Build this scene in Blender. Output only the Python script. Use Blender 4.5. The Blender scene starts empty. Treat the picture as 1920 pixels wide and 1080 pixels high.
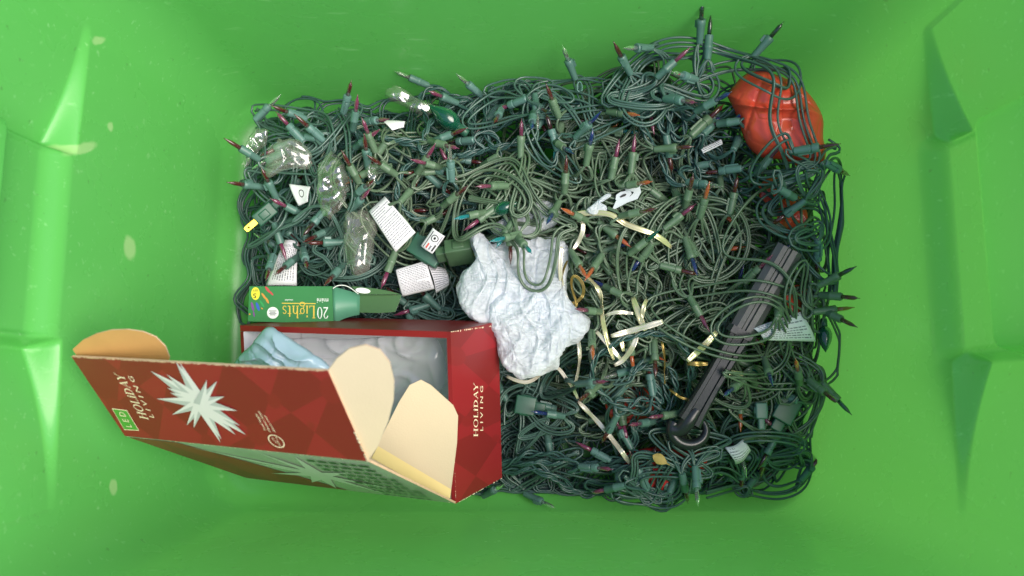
import bpy, bmesh, math, random
import numpy as np
from mathutils import Vector, Matrix

random.seed(7)
rng = np.random.default_rng(7)
scene = bpy.context.scene
COL = scene.collection

# ------------------------------------------------------------------ camera
CAM_Z, TILT, FPX = 1.0, math.radians(8.0), 1480.0
CAM = np.array([0.0, -math.tan(TILT), CAM_Z])
cam_d = bpy.data.cameras.new('camera')
cam_d.sensor_width = 36.0
cam_d.lens = FPX / 1920.0 * 36.0
cam_d.clip_start = 0.02
cam_d.clip_end = 200
cam_d.dof.use_dof = True
cam_d.dof.focus_distance = 0.87
cam_d.dof.aperture_fstop = 5.0
cam = bpy.data.objects.new('camera', cam_d)
cam.location = CAM
cam.rotation_euler = (TILT, 0, 0)
COL.objects.link(cam)
scene.camera = cam

# ------------------------------------------------------------------ light
SUN_EL, SUN_AZ = math.radians(60), math.radians(-16)      # azimuth from +X
world = bpy.data.worlds.new('World')
scene.world = world
world.use_nodes = True
wn = world.node_tree
bg = wn.nodes['Background']
sky = wn.nodes.new('ShaderNodeTexSky')
sky.sky_type = 'NISHITA'
sky.sun_disc = False
sky.sun_elevation = SUN_EL
sky.sun_rotation = math.pi / 2 - SUN_AZ
sky.dust_density = 2.0
wn.links.new(sky.outputs[0], bg.inputs[0])
bg.inputs[1].default_value = 0.095
sun_d = bpy.data.lights.new('sun', 'SUN')
sun_d.energy = 1.5
sun_d.angle = math.radians(44)
sun_d.color = (1.0, 0.93, 0.82)
sun = bpy.data.objects.new('sun', sun_d)
to_sun = Vector((math.cos(SUN_EL) * math.cos(SUN_AZ), math.cos(SUN_EL) * math.sin(SUN_AZ), math.sin(SUN_EL)))
sun.rotation_euler = to_sun.to_track_quat('Z', 'Y').to_euler()
sun.location = (2, 0, 2)
COL.objects.link(sun)
vs = scene.view_settings
vs.view_transform = 'Standard'
vs.look = 'None'
vs.exposure = 1.48
vs.gamma = 1.0
scene.render.engine = 'CYCLES'
scene.cycles.use_denoising = True
scene.cycles.max_bounces = 8
scene.cycles.transparent_max_bounces = 16
scene.cycles.caustics_reflective = False
scene.cycles.caustics_refractive = False


# ------------------------------------------------------------------ helpers
def ray(px, py):
    x, y = (px - 960) / FPX, (540 - py) / FPX
    c, s = math.cos(TILT), math.sin(TILT)
    return np.array([x, y * c + s, y * s - c])


def U(px, py, d):                       # a point at a depth in front of the lens
    return CAM + ray(px, py) * d


def Zp(px, py, z):                      # a point on the level z
    r = ray(px, py)
    return CAM + r * ((z - CAM_Z) / r[2])


def hit(px, py, plane):
    p, n = plane
    r = ray(px, py)
    return CAM + r * (np.dot(p - CAM, n) / np.dot(r, n))


def unit(v):
    v = np.asarray(v, float)
    return v / (np.linalg.norm(v) + 1e-12)


def srgb(r, g, b):
    f = lambda c: c / 12.92 if c <= 0.04045 else ((c + 0.055) / 1.055) ** 2.4
    return (f(r / 255), f(g / 255), f(b / 255), 1)


def mat(name, col, rough=0.5, var=0.0, scale=60, bump=0.0, bscale=200, metal=0.0, spec=0.5, trans=0.0, transl=0.0, tcol=None, coat=0.0, alpha=1.0):
    m = bpy.data.materials.new(name)
    m.use_nodes = True
    nt = m.node_tree
    b = nt.nodes['Principled BSDF']
    b.inputs['Base Color'].default_value = col
    b.inputs['Roughness'].default_value = rough
    b.inputs['Metallic'].default_value = metal
    b.inputs['Specular IOR Level'].default_value = spec
    b.inputs['Transmission Weight'].default_value = trans
    b.inputs['Coat Weight'].default_value = coat
    b.inputs['Alpha'].default_value = alpha
    if var or bump:
        tc = nt.nodes.new('ShaderNodeTexCoord')
    if var:
        nz = nt.nodes.new('ShaderNodeTexNoise')
        nz.inputs['Scale'].default_value = scale
        nz.inputs['Detail'].default_value = 5
        nt.links.new(tc.outputs['Object'], nz.inputs['Vector'])
        mx = nt.nodes.new('ShaderNodeMix')
        mx.data_type = 'RGBA'
        mx.inputs[6].default_value = tuple(c * (1 - var) for c in col[:3]) + (1,)
        mx.inputs[7].default_value = tuple(min(1, c * (1 + var)) for c in col[:3]) + (1,)
        nt.links.new(nz.outputs['Fac'], mx.inputs[0])
        nt.links.new(mx.outputs[2], b.inputs['Base Color'])
    if bump:
        nb = nt.nodes.new('ShaderNodeTexNoise')
        nb.inputs['Scale'].default_value = bscale
        nb.inputs['Detail'].default_value = 4
        nt.links.new(tc.outputs['Object'], nb.inputs['Vector'])
        bp = nt.nodes.new('ShaderNodeBump')
        bp.inputs['Strength'].default_value = bump
        bp.inputs['Distance'].default_value = 0.002
        nt.links.new(nb.outputs['Fac'], bp.inputs['Height'])
        nt.links.new(bp.outputs[0], b.inputs['Normal'])
    if transl:
        t = nt.nodes.new('ShaderNodeBsdfTranslucent')
        t.inputs[0].default_value = tcol or col
        ms = nt.nodes.new('ShaderNodeMixShader')
        ms.inputs[0].default_value = transl
        nt.links.new(b.outputs[0], ms.inputs[1])
        nt.links.new(t.outputs[0], ms.inputs[2])
        nt.links.new(ms.outputs[0], nt.nodes['Material Output'].inputs[0])
    return m


def tag(o, label=None, cat=None, group=None, kind=None):
    if label: o['label'] = label
    if cat: o['category'] = cat
    if group: o['group'] = group
    if kind: o['kind'] = kind
    return o


def empty(name, loc, label=None, cat=None, group=None):
    o = bpy.data.objects.new(name, None)
    o.empty_display_size = 0.02
    o.location = loc
    COL.objects.link(o)
    return tag(o, label, cat, group)


def worldloc(o):
    v = np.zeros(3)
    while o is not None:
        v += np.array(o.location)
        o = o.parent
    return v


def me_np(name, V, Q, smooth=True):
    """mesh from numpy arrays; every face has the same number of corners"""
    V = np.ascontiguousarray(V, dtype=np.float32)
    Q = np.ascontiguousarray(Q, dtype=np.int32)
    me = bpy.data.meshes.new(name)
    k = Q.shape[1]
    me.vertices.add(len(V))
    me.vertices.foreach_set('co', V.ravel())
    me.loops.add(Q.size)
    me.loops.foreach_set('vertex_index', Q.ravel())
    me.polygons.add(len(Q))
    me.polygons.foreach_set('loop_start', np.arange(0, Q.size, k, dtype=np.int32))
    me.polygons.foreach_set('use_smooth', np.full(len(Q), smooth))
    me.update(calc_edges=True)
    return me


def link(name, me, m, parent=None, world=True, origin=None):
    """link a mesh whose vertices are in world space; parent keeps only a location"""
    o = bpy.data.objects.new(name, me)
    for x in (m if isinstance(m, (list, tuple)) else [m]):
        if x is not None:
            me.materials.append(x)
    COL.objects.link(o)
    if world:
        base = worldloc(parent) if parent is not None else np.zeros(3)
        if origin is not None:
            o.location = np.asarray(origin) - base
            base = np.asarray(origin, float)
        if np.abs(base).max() > 0:
            co = np.empty(len(me.vertices) * 3, np.float32)
            me.vertices.foreach_get('co', co)
            co = co.reshape(-1, 3) - base
            me.vertices.foreach_set('co', co.ravel().astype(np.float32))
            me.update()
    if parent is not None:
        o.parent = parent
    return o


def me_py(name, V, F, smooth=False, mi=None):
    me = bpy.data.meshes.new(name)
    me.from_pydata([tuple(map(float, v)) for v in V], [], F)
    for i, p in enumerate(me.polygons):
        p.use_smooth = smooth
        if mi: p.material_index = mi[i]
    me.update()
    return me


def prism(name, pts, thick, mats, parent, n=None):
    """flat panel: outline pts (front, towards n) extruded back; mats = front, back, edge"""
    P = np.array(pts, float)
    if n is None:
        n = unit(np.cross(P[1] - P[0], P[2] - P[0]))
        if np.dot(n, CAM - P.mean(0)) < 0: n = -n
    k = len(P)
    if np.dot(np.cross(P[1] - P[0], P[2] - P[1]), n) < 0 and k < 5:
        P = P[::-1]
    B = P - np.asarray(n) * thick
    V = np.vstack([P, B])
    F = [list(range(k)), list(range(2 * k - 1, k - 1, -1))] + [[i, i + k, (i + 1) % k + k, (i + 1) % k] for i in range(k)]
    me = me_py(name, V, F, mi=[0, 1] + [2] * k)
    bm = bmesh.new(); bm.from_mesh(me); bmesh.ops.recalc_face_normals(bm, faces=bm.faces); bm.to_mesh(me); bm.free()
    return link(name, me, mats, parent)


def spline(P, step=0.004):
    """C2 cubic spline through points P, resampled at about step"""
    P = np.asarray(P, float)
    n = len(P)
    h = np.maximum(np.linalg.norm(np.diff(P, axis=0), axis=1), 1e-5) ** 0.75
    t = np.concatenate([[0], np.cumsum(h)])
    A = np.zeros((n, n)); R = np.zeros((n, P.shape[1]))
    A[0, 0] = A[-1, -1] = 1
    for i in range(1, n - 1):
        A[i, i - 1] = h[i - 1]; A[i, i] = 2 * (h[i - 1] + h[i]); A[i, i + 1] = h[i]
        R[i] = 6 * ((P[i + 1] - P[i]) / h[i] - (P[i] - P[i - 1]) / h[i - 1])
    M = np.linalg.solve(A, R)
    tt = np.linspace(0, t[-1], max(16, n * 24))
    j = np.clip(np.searchsorted(t, tt) - 1, 0, n - 2)
    hh = h[j][:, None]; a = (t[j + 1] - tt)[:, None]; b = (tt - t[j])[:, None]
    Q = M[j] * a ** 3 / (6 * hh) + M[j + 1] * b ** 3 / (6 * hh) + (P[j] / hh - M[j] * hh / 6) * a + (P[j + 1] / hh - M[j + 1] * hh / 6) * b
    s = np.concatenate([[0], np.cumsum(np.linalg.norm(np.diff(Q, axis=0), axis=1))])
    m = max(4, int(s[-1] / step))
    ss = np.linspace(0, s[-1], m)
    return np.stack([np.interp(ss, s, Q[:, k]) for k in range(P.shape[1])], 1)


def tube(P, r, sides=6):
    P = np.asarray(P, float)
    T = np.gradient(P, axis=0)
    T /= np.linalg.norm(T, axis=1)[:, None] + 1e-9
    up = np.array([0.03, 0.05, 1.0])
    A = np.cross(T, up); A /= np.linalg.norm(A, axis=1)[:, None] + 1e-9
    B = np.cross(T, A)
    a = np.arange(sides) * 2 * math.pi / sides
    rr = np.broadcast_to(np.asarray(r, float), (len(P),))
    V = P[:, None, :] + rr[:, None, None] * (A[:, None, :] * np.cos(a)[None, :, None] + B[:, None, :] * np.sin(a)[None, :, None])
    n = len(P)
    i = np.arange(n - 1)[:, None] * sides
    k = np.arange(sides)[None, :]
    k2 = (k + 1) % sides
    Q = np.stack([i + k, i + sides + k, i + sides + k2, i + k2], -1).reshape(-1, 4)
    return V.reshape(-1, 3), Q


def join(parts):
    Vs, Qs, o = [], [], 0
    for V, Q in parts:
        Vs.append(V); Qs.append(Q + o); o += len(V)
    return np.vstack(Vs), np.vstack(Qs)


def gsm(x, w):
    if len(x) < 3: return x
    w = max(1, min(w, len(x) // 2))
    k = np.exp(-0.5 * (np.arange(-2 * w, 2 * w + 1) / w) ** 2); k /= k.sum()
    return np.convolve(np.pad(x, 2 * w, mode='edge'), k, mode='valid')


def smooth_noise(n, step, amp):
    m = max(4, int(n / step) + 3)
    return np.interp(np.arange(n), np.arange(m) * step, gsm(rng.normal(0, amp * 1.5, m), 1))


def lathe(profile, sides=12, axis='x'):
    """profile [(x, r)] turned about x"""
    a = np.arange(sides) * 2 * math.pi / sides
    V = []
    for x, r in profile:
        V += [(x, r * math.cos(t), r * math.sin(t)) for t in a]
    F = []
    for i in range(len(profile) - 1):
        for k in range(sides):
            k2 = (k + 1) % sides
            F.append([i * sides + k, i * sides + k2, (i + 1) * sides + k2, (i + 1) * sides + k][::-1])
    F.append(list(range(sides)))
    n = (len(profile) - 1) * sides
    F.append([n + k for k in range(sides)][::-1])
    return V, F


def boxes(name, bxs, mats=None, bevel=0.0):
    """several boxes (x0,y0,z0,x1,y1,z1) of one piece as one mesh"""
    bm = bmesh.new()
    for b in bxs:
        r = bmesh.ops.create_cube(bm, size=1)
        for v in r['verts']:
            v.co = Vector([(b[i] + b[i + 3]) / 2 + v.co[i] * (b[i + 3] - b[i]) for i in range(3)])
    if bevel:
        bmesh.ops.bevel(bm, geom=bm.edges[:], offset=bevel, segments=2, affect='EDGES', profile=0.7)
    me = bpy.data.meshes.new(name); bm.to_mesh(me); bm.free()
    for p in me.polygons: p.use_smooth = bool(bevel)
    return me


TCX, TCY = -0.005, -0.016
THX, THY, TAPX, TAPY, TRAD = 0.365, 0.256, 0.10, 0.09, 0.062


# ------------------------------------------------------------------ materials
def tub_material():
    m = bpy.data.materials.new('green_plastic')
    m.use_nodes = True
    nt = m.node_tree; L = nt.links
    b = nt.nodes['Principled BSDF']
    tc = nt.nodes.new('ShaderNodeTexCoord')
    n1 = nt.nodes.new('ShaderNodeTexNoise'); n1.inputs['Scale'].default_value = 6; n1.inputs['Detail'].default_value = 6
    L.new(tc.outputs['Object'], n1.inputs['Vector'])
    mx = nt.nodes.new('ShaderNodeMix'); mx.data_type = 'RGBA'
    wn_ = nt.nodes.new('ShaderNodeTexNoise'); wn_.inputs['Scale'].default_value = 60
    L.new(tc.outputs['Object'], wn_.inputs['Vector'])
    ws = nt.nodes.new('ShaderNodeVectorMath'); ws.operation = 'SCALE'; ws.inputs['Scale'].default_value = .008; L.new(wn_.outputs['Color'], ws.inputs[0])
    wob = nt.nodes.new('ShaderNodeVectorMath'); wob.operation = 'ADD'; L.new(tc.outputs['Object'], wob.inputs[0]); L.new(ws.outputs[0], wob.inputs[1])
    mx.inputs[6].default_value = srgb(92, 182, 86); mx.inputs[7].default_value = srgb(104, 192, 96)
    L.new(n1.outputs['Fac'], mx.inputs[0])
    # fine pale scratches
    mp = nt.nodes.new('ShaderNodeMapping'); mp.inputs['Scale'].default_value = (30, 160, 160); mp.inputs['Rotation'].default_value = (0.4, 0.7, 0.5)
    L.new(tc.outputs['Object'], mp.inputs['Vector'])
    n2 = nt.nodes.new('ShaderNodeTexNoise'); n2.inputs['Scale'].default_value = 1.0; n2.inputs['Detail'].default_value = 2
    L.new(mp.outputs[0], n2.inputs['Vector'])
    cr = nt.nodes.new('ShaderNodeValToRGB')
    cr.color_ramp.elements[0].position = 0.645; cr.color_ramp.elements[0].color = (0, 0, 0, 1)
    cr.color_ramp.elements[1].position = 0.80; cr.color_ramp.elements[1].color = (0.85, 0.85, 0.85, 1)
    L.new(n2.outputs['Fac'], cr.inputs[0])
    mx2 = nt.nodes.new('ShaderNodeMix'); mx2.data_type = 'RGBA'
    mx2.inputs[7].default_value = srgb(150, 215, 140)
    L.new(cr.outputs[0], mx2.inputs[0]); L.new(mx.outputs[2], mx2.inputs[6])
    # dappled sun painted into the wall colour as pale spots
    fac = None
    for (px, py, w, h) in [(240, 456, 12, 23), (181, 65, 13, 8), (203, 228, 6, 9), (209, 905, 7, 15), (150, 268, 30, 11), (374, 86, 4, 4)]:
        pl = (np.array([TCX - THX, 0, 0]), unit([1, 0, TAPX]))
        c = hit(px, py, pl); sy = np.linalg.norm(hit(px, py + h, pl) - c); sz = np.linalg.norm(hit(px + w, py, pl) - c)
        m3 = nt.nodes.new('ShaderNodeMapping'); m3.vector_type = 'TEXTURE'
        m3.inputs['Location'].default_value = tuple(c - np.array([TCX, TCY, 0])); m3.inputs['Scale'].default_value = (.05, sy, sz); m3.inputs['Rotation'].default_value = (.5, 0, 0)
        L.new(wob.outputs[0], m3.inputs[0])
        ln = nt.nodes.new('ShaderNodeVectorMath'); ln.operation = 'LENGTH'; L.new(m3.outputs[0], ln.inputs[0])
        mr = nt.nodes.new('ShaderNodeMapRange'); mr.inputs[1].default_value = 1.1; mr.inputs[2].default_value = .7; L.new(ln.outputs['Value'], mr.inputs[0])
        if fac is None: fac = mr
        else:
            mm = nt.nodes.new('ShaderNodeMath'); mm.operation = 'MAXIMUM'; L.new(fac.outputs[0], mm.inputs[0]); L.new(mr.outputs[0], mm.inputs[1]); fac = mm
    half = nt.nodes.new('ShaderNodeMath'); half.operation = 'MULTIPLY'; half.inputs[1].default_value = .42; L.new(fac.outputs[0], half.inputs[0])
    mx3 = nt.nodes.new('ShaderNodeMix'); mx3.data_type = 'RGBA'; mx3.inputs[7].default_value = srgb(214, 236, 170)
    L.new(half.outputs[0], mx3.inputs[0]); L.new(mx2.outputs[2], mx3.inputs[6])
    sp = nt.nodes.new('ShaderNodeTexNoise'); sp.inputs['Scale'].default_value = 120; sp.inputs['Detail'].default_value = 3; L.new(tc.outputs['Object'], sp.inputs['Vector'])
    sr = nt.nodes.new('ShaderNodeMapRange'); sr.inputs[1].default_value = .70; sr.inputs[2].default_value = .76; sr.inputs[4].default_value = .5; L.new(sp.outputs['Fac'], sr.inputs[0])
    mx5 = nt.nodes.new('ShaderNodeMix'); mx5.data_type = 'RGBA'; mx5.inputs[7].default_value = srgb(70, 110, 60)
    L.new(sr.outputs[0], mx5.inputs[0]); L.new(mx3.outputs[2], mx5.inputs[6]); L.new(mx5.outputs[2], b.inputs['Base Color'])
    rn = nt.nodes.new('ShaderNodeTexNoise'); rn.inputs['Scale'].default_value = 14; rn.inputs['Detail'].default_value = 6; L.new(tc.outputs['Object'], rn.inputs['Vector'])
    rr_ = nt.nodes.new('ShaderNodeMapRange'); rr_.inputs[1].default_value = .3; rr_.inputs[2].default_value = .7; rr_.inputs[3].default_value = .17; rr_.inputs[4].default_value = .34; L.new(rn.outputs['Fac'], rr_.inputs[0])
    L.new(rr_.outputs[0], b.inputs['Roughness'])
    nb = nt.nodes.new('ShaderNodeTexNoise'); nb.inputs['Scale'].default_value = 900; nb.inputs['Detail'].default_value = 2
    L.new(tc.outputs['Object'], nb.inputs['Vector'])
    bp = nt.nodes.new('ShaderNodeBump'); bp.inputs['Strength'].default_value = 0.10; bp.inputs['Distance'].default_value = 0.001
    L.new(nb.outputs['Fac'], bp.inputs['Height']); L.new(bp.outputs[0], b.inputs['Normal'])
    t = nt.nodes.new('ShaderNodeBsdfTranslucent'); t.inputs[0].default_value = srgb(130, 226, 98)
    mx4 = nt.nodes.new('ShaderNodeMix'); mx4.data_type = 'RGBA'; mx4.inputs[6].default_value = srgb(130, 226, 98); mx4.inputs[7].default_value = srgb(230, 245, 180)  # the painted sun dapples pale the translucent colour too
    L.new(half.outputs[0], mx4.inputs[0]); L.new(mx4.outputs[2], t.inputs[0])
    ms = nt.nodes.new('ShaderNodeMixShader'); ms.inputs[0].default_value = 0.31
    L.new(b.outputs[0], ms.inputs[1]); L.new(t.outputs[0], ms.inputs[2])
    L.new(ms.outputs[0], nt.nodes['Material Output'].inputs[0])
    return m


def clear_film(name, tint, gloss=0.22, haze=0.12, rough=0.08, dcol=(0.75, 0.77, 0.74, 1)):
    m = bpy.data.materials.new(name); m.use_nodes = True
    nt = m.node_tree; L = nt.links
    nt.nodes.remove(nt.nodes['Principled BSDF'])
    tr = nt.nodes.new('ShaderNodeBsdfTransparent'); tr.inputs[0].default_value = tint
    gl = nt.nodes.new('ShaderNodeBsdfGlossy'); gl.inputs['Roughness'].default_value = rough
    df = nt.nodes.new('ShaderNodeBsdfDiffuse'); df.inputs[0].default_value = dcol
    lw = nt.nodes.new('ShaderNodeLayerWeight'); lw.inputs[0].default_value = .5
    fr = nt.nodes.new('ShaderNodeMath'); fr.operation = 'POWER'; fr.inputs[1].default_value = 4; L.new(lw.outputs['Facing'], fr.inputs[0])
    ad = nt.nodes.new('ShaderNodeMath'); ad.operation = 'ADD'; ad.inputs[1].default_value = gloss; ad.use_clamp = True
    L.new(fr.outputs[0], ad.inputs[0])
    m1 = nt.nodes.new('ShaderNodeMixShader'); m1.inputs[0].default_value = haze
    L.new(tr.outputs[0], m1.inputs[1]); L.new(df.outputs[0], m1.inputs[2])
    m2 = nt.nodes.new('ShaderNodeMixShader')
    L.new(ad.outputs[0], m2.inputs[0]); L.new(m1.outputs[0], m2.inputs[1]); L.new(gl.outputs[0], m2.inputs[2])
    L.new(m2.outputs[0], nt.nodes['Material Output'].inputs[0])
    return m


def bag_material():
    m = mat('white_film_bag', srgb(236, 240, 247), 0.3, transl=.4, tcol=srgb(225, 232, 245))
    nt = m.node_tree; L = nt.links; b = nt.nodes['Principled BSDF']
    tc = nt.nodes.new('ShaderNodeTexCoord'); prev = None
    for sc, rot, st in (((14, 90, 60), .5, .45), ((70, 12, 60), 1.1, .40), ((150, 210, 150), .3, .16)):
        mp = nt.nodes.new('ShaderNodeMapping'); mp.inputs['Scale'].default_value = sc; mp.inputs['Rotation'].default_value = (0, 0, rot); L.new(tc.outputs['Object'], mp.inputs[0])
        nz = nt.nodes.new('ShaderNodeTexNoise'); nz.inputs['Scale'].default_value = 1; nz.inputs['Detail'].default_value = 3; nz.inputs['Distortion'].default_value = 1.6; L.new(mp.outputs[0], nz.inputs['Vector'])
        rd = nt.nodes.new('ShaderNodeMath'); rd.operation = 'PINGPONG'; rd.inputs[1].default_value = .12; L.new(nz.outputs['Fac'], rd.inputs[0])
        bp = nt.nodes.new('ShaderNodeBump'); bp.inputs['Strength'].default_value = st; bp.inputs['Distance'].default_value = .012; L.new(rd.outputs[0], bp.inputs['Height'])
        if prev: L.new(prev.outputs[0], bp.inputs['Normal'])
        prev = bp
    L.new(prev.outputs[0], b.inputs['Normal'])
    out = nt.nodes['Material Output']; src = out.inputs[0].links[0].from_socket
    tr = nt.nodes.new('ShaderNodeBsdfTransparent'); ms = nt.nodes.new('ShaderNodeMixShader')
    mp = nt.nodes.new('ShaderNodeMapping'); mp.inputs['Scale'].default_value = (11, 26, 20); mp.inputs['Rotation'].default_value = (0, 0, .8); L.new(tc.outputs['Object'], mp.inputs[0])
    nz = nt.nodes.new('ShaderNodeTexNoise'); nz.inputs['Scale'].default_value = 1; nz.inputs['Detail'].default_value = 2; nz.inputs['Distortion'].default_value = 1.5; L.new(mp.outputs[0], nz.inputs['Vector'])
    rd = nt.nodes.new('ShaderNodeMath'); rd.operation = 'PINGPONG'; rd.inputs[1].default_value = .08; L.new(nz.outputs['Fac'], rd.inputs[0])
    mr = nt.nodes.new('ShaderNodeMapRange'); mr.inputs[2].default_value = .08; mr.inputs[3].default_value = .02; mr.inputs[4].default_value = .30; L.new(rd.outputs[0], mr.inputs[0]); L.new(mr.outputs[0], ms.inputs[0])
    L.new(src, ms.inputs[1]); L.new(tr.outputs[0], ms.inputs[2]); L.new(ms.outputs[0], out.inputs[0])
    return m


M = {}
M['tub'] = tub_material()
M['sun_dapple'] = mat('pale_sun_dapple', srgb(190, 225, 150), 0.6, var=0.1, transl=0.3)  # pale colour for painted dapples of sunlight
M['wireT'] = mat('teal_wire', srgb(68, 95, 87), 0.34, var=0.25, scale=25, spec=0.6)
M['wireT2'] = mat('dark_teal_wire', srgb(52, 82, 78), 0.36, var=0.25, scale=25, spec=0.6)
M['wireO'] = mat('olive_wire', srgb(86, 105, 84), 0.34, var=0.22, scale=25, spec=0.6)
M['sockT'] = mat('teal_socket', srgb(80, 114, 105), 0.42, var=0.12, scale=120)
M['sockB'] = mat('pale_teal_socket', srgb(88, 122, 116), 0.42, var=0.12, scale=120)
M['sockO'] = mat('olive_socket', srgb(90, 114, 90), 0.42, var=0.12, scale=120)
M['plug'] = mat('dark_green_plug', srgb(44, 88, 70), 0.4, var=0.15, scale=90)
M['plugO'] = mat('olive_plug', srgb(70, 96, 70), 0.45, var=0.15, scale=90)
M['brass'] = mat('brass', srgb(225, 195, 75), 0.28, metal=1.0)
for k, c in dict(r=(82, 30, 32), p=(122, 50, 84), o=(178, 88, 52), b=(30, 42, 104), g=(18, 78, 60), k=(36, 52, 40), t=(26, 122, 132), a=(140, 96, 40), d=(54, 24, 30)).items():
    M['bulb_' + k] = mat('bulb_' + k, srgb(*c), 0.12, trans=0.25, coat=0.5)
M['bulb_c'] = mat('bulb_clear', (0.95, 0.96, 0.88, 1), 0.05, trans=0.92)
M['red_card'] = mat('red_card', srgb(134, 30, 33), 0.42, var=0.12, scale=14)
M['card_in'] = mat('cream_card', srgb(200, 182, 152), 0.7, var=0.09, scale=16, bump=.12, bscale=600)
M['card_edge'] = mat('worn_card_edge', srgb(206, 170, 140), 0.8, var=0.3, scale=140)
M['kraft'] = mat('kraft_card', srgb(184, 140, 82), 0.75, var=0.1, scale=60)
M['white_in'] = mat('white_card', srgb(222, 220, 226), 0.6, var=0.03, scale=20)
M['cream'] = mat('cream_print', srgb(240, 220, 190), 0.5)
M['star'] = mat('star_white', srgb(212, 208, 206), 0.45)
M['star2'] = mat('star_shade', srgb(174, 176, 174), 0.45)
M['led'] = mat('badge_green', srgb(82, 150, 58), 0.45)
M['greycard'] = mat('grey_green_print', srgb(172, 172, 168), 0.22, var=0.2, scale=22)
M['greycard2'] = mat('pale_green_print', srgb(206, 208, 204), 0.3, var=0.1, scale=30)
M['darkprint'] = mat('dark_print', srgb(44, 60, 50), 0.4)
M['fold_shade'] = mat('fold_shading', srgb(222, 200, 136), 0.6, var=0.06, scale=40)  # yellow-beige that paints the shading of the flap fold
M['gbox'] = mat('green_card', srgb(50, 124, 66), 0.4, var=0.07, scale=25)
M['gbox_in'] = mat('pale_green_card', srgb(84, 144, 116), 0.42, var=0.05, scale=30)
M['gbox_dk'] = mat('dark_green_card', srgb(52, 96, 44), 0.45, var=0.08, scale=25)
M['white_print'] = mat('white_print', srgb(235, 240, 235), 0.5)
M['gold_print'] = mat('gold_print', srgb(226, 190, 70), 0.5)
M['ylw'] = mat('yellow_print', srgb(226, 214, 60), 0.5)
M['ink'] = mat('black_ink', srgb(30, 30, 32), 0.6)
M['ink_grey'] = mat('grey_ink', srgb(120, 120, 130), 0.7)
M['ink_red'] = mat('red_ink', srgb(205, 90, 84), 0.7)
for k, c in dict(red=(190, 70, 70), orange=(206, 140, 60), blue=(50, 90, 190), violet=(120, 70, 140), green=(50, 150, 80)).items():
    M['pr_' + k] = mat('print_' + k, srgb(*c), 0.5)
M['paper'] = mat('tag_paper', srgb(228, 228, 232), 0.65, var=0.03, scale=60, transl=0.15)
M['bag'] = bag_material()
M['redbag'] = mat('red_plastic', srgb(255, 92, 68), 0.22, var=0.05, scale=30, spec=0.6, transl=0.18, tcol=srgb(255, 80, 50))
M['redcloth'] = mat('red_cloth', srgb(190, 40, 40), 0.6, var=0.2, scale=80, bump=0.4, bscale=500)
M['pole'] = mat('black_plastic', srgb(36, 38, 42), 0.3, var=0.25, scale=40, bump=0.03, bscale=200)
M['pole_worn'] = mat('worn_grey_bar', srgb(72, 72, 72), 0.38, var=0.45, scale=30, bump=0.10, bscale=120)
M['gold_rib'] = mat('gold_ribbon', srgb(216, 206, 162), 0.22, metal=0.5, var=0.15, scale=70)
M['white_rib'] = mat('pale_ribbon', srgb(228, 218, 196), 0.22, metal=0.4, var=0.08, scale=70)
M['bronze_rib'] = mat('bronze_ribbon', srgb(150, 128, 70), 0.35, metal=0.6, var=0.2, scale=70)
M['film'] = clear_film('clear_film', (0.95, 0.95, 0.9, 1), 0.10, 0.16, .06, (.6, .6, .52, 1))
M['foil'] = clear_film('crinkled_clear_film', (0.93, 0.93, 0.88, 1), 0.24, 0.12, 0.07, (.7, .7, .62, 1))
M['blue_film'] = clear_film('bluish_film', (0.80, 0.9, 0.95, 1), 0.05, 0.66, 0.22, (.50, .68, .84, 1))
M['liner'] = clear_film('liner_film', (0.94, 0.94, 0.97, 1), 0.07, 0.34, 0.14, (.85, .86, .92, 1))
M['black_film'] = mat('black_film', srgb(16, 26, 24), 0.4)
M['leaf'] = mat('dry_leaf', srgb(176, 150, 84), 0.7, var=0.2, scale=120)
M['grey_clip'] = mat('pale_grey_plastic', srgb(196, 202, 208), 0.4)
M['ground'] = mat('concrete', srgb(130, 126, 118), 0.85, var=0.15, scale=12)

# ------------------------------------------------------------------ the ground the tub stands on
g = 30.0
o = link('ground', me_py('ground', [(-g, -g, -0.02), (g, -g, -0.02), (g, g, -0.02), (-g, g, -0.02)], [[0, 1, 2, 3]]), M['ground'])
tag(o, kind='structure')

# ------------------------------------------------------------------ the green tote


RIM_Z = 0.52


def sstep(a, b, x):
    t = np.clip((x - a) / (b - a), 0, 1)
    return t * t * (3 - 2 * t)


def wall_half(z):
    return THX + TAPX * z, THY + TAPY * z


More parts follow.
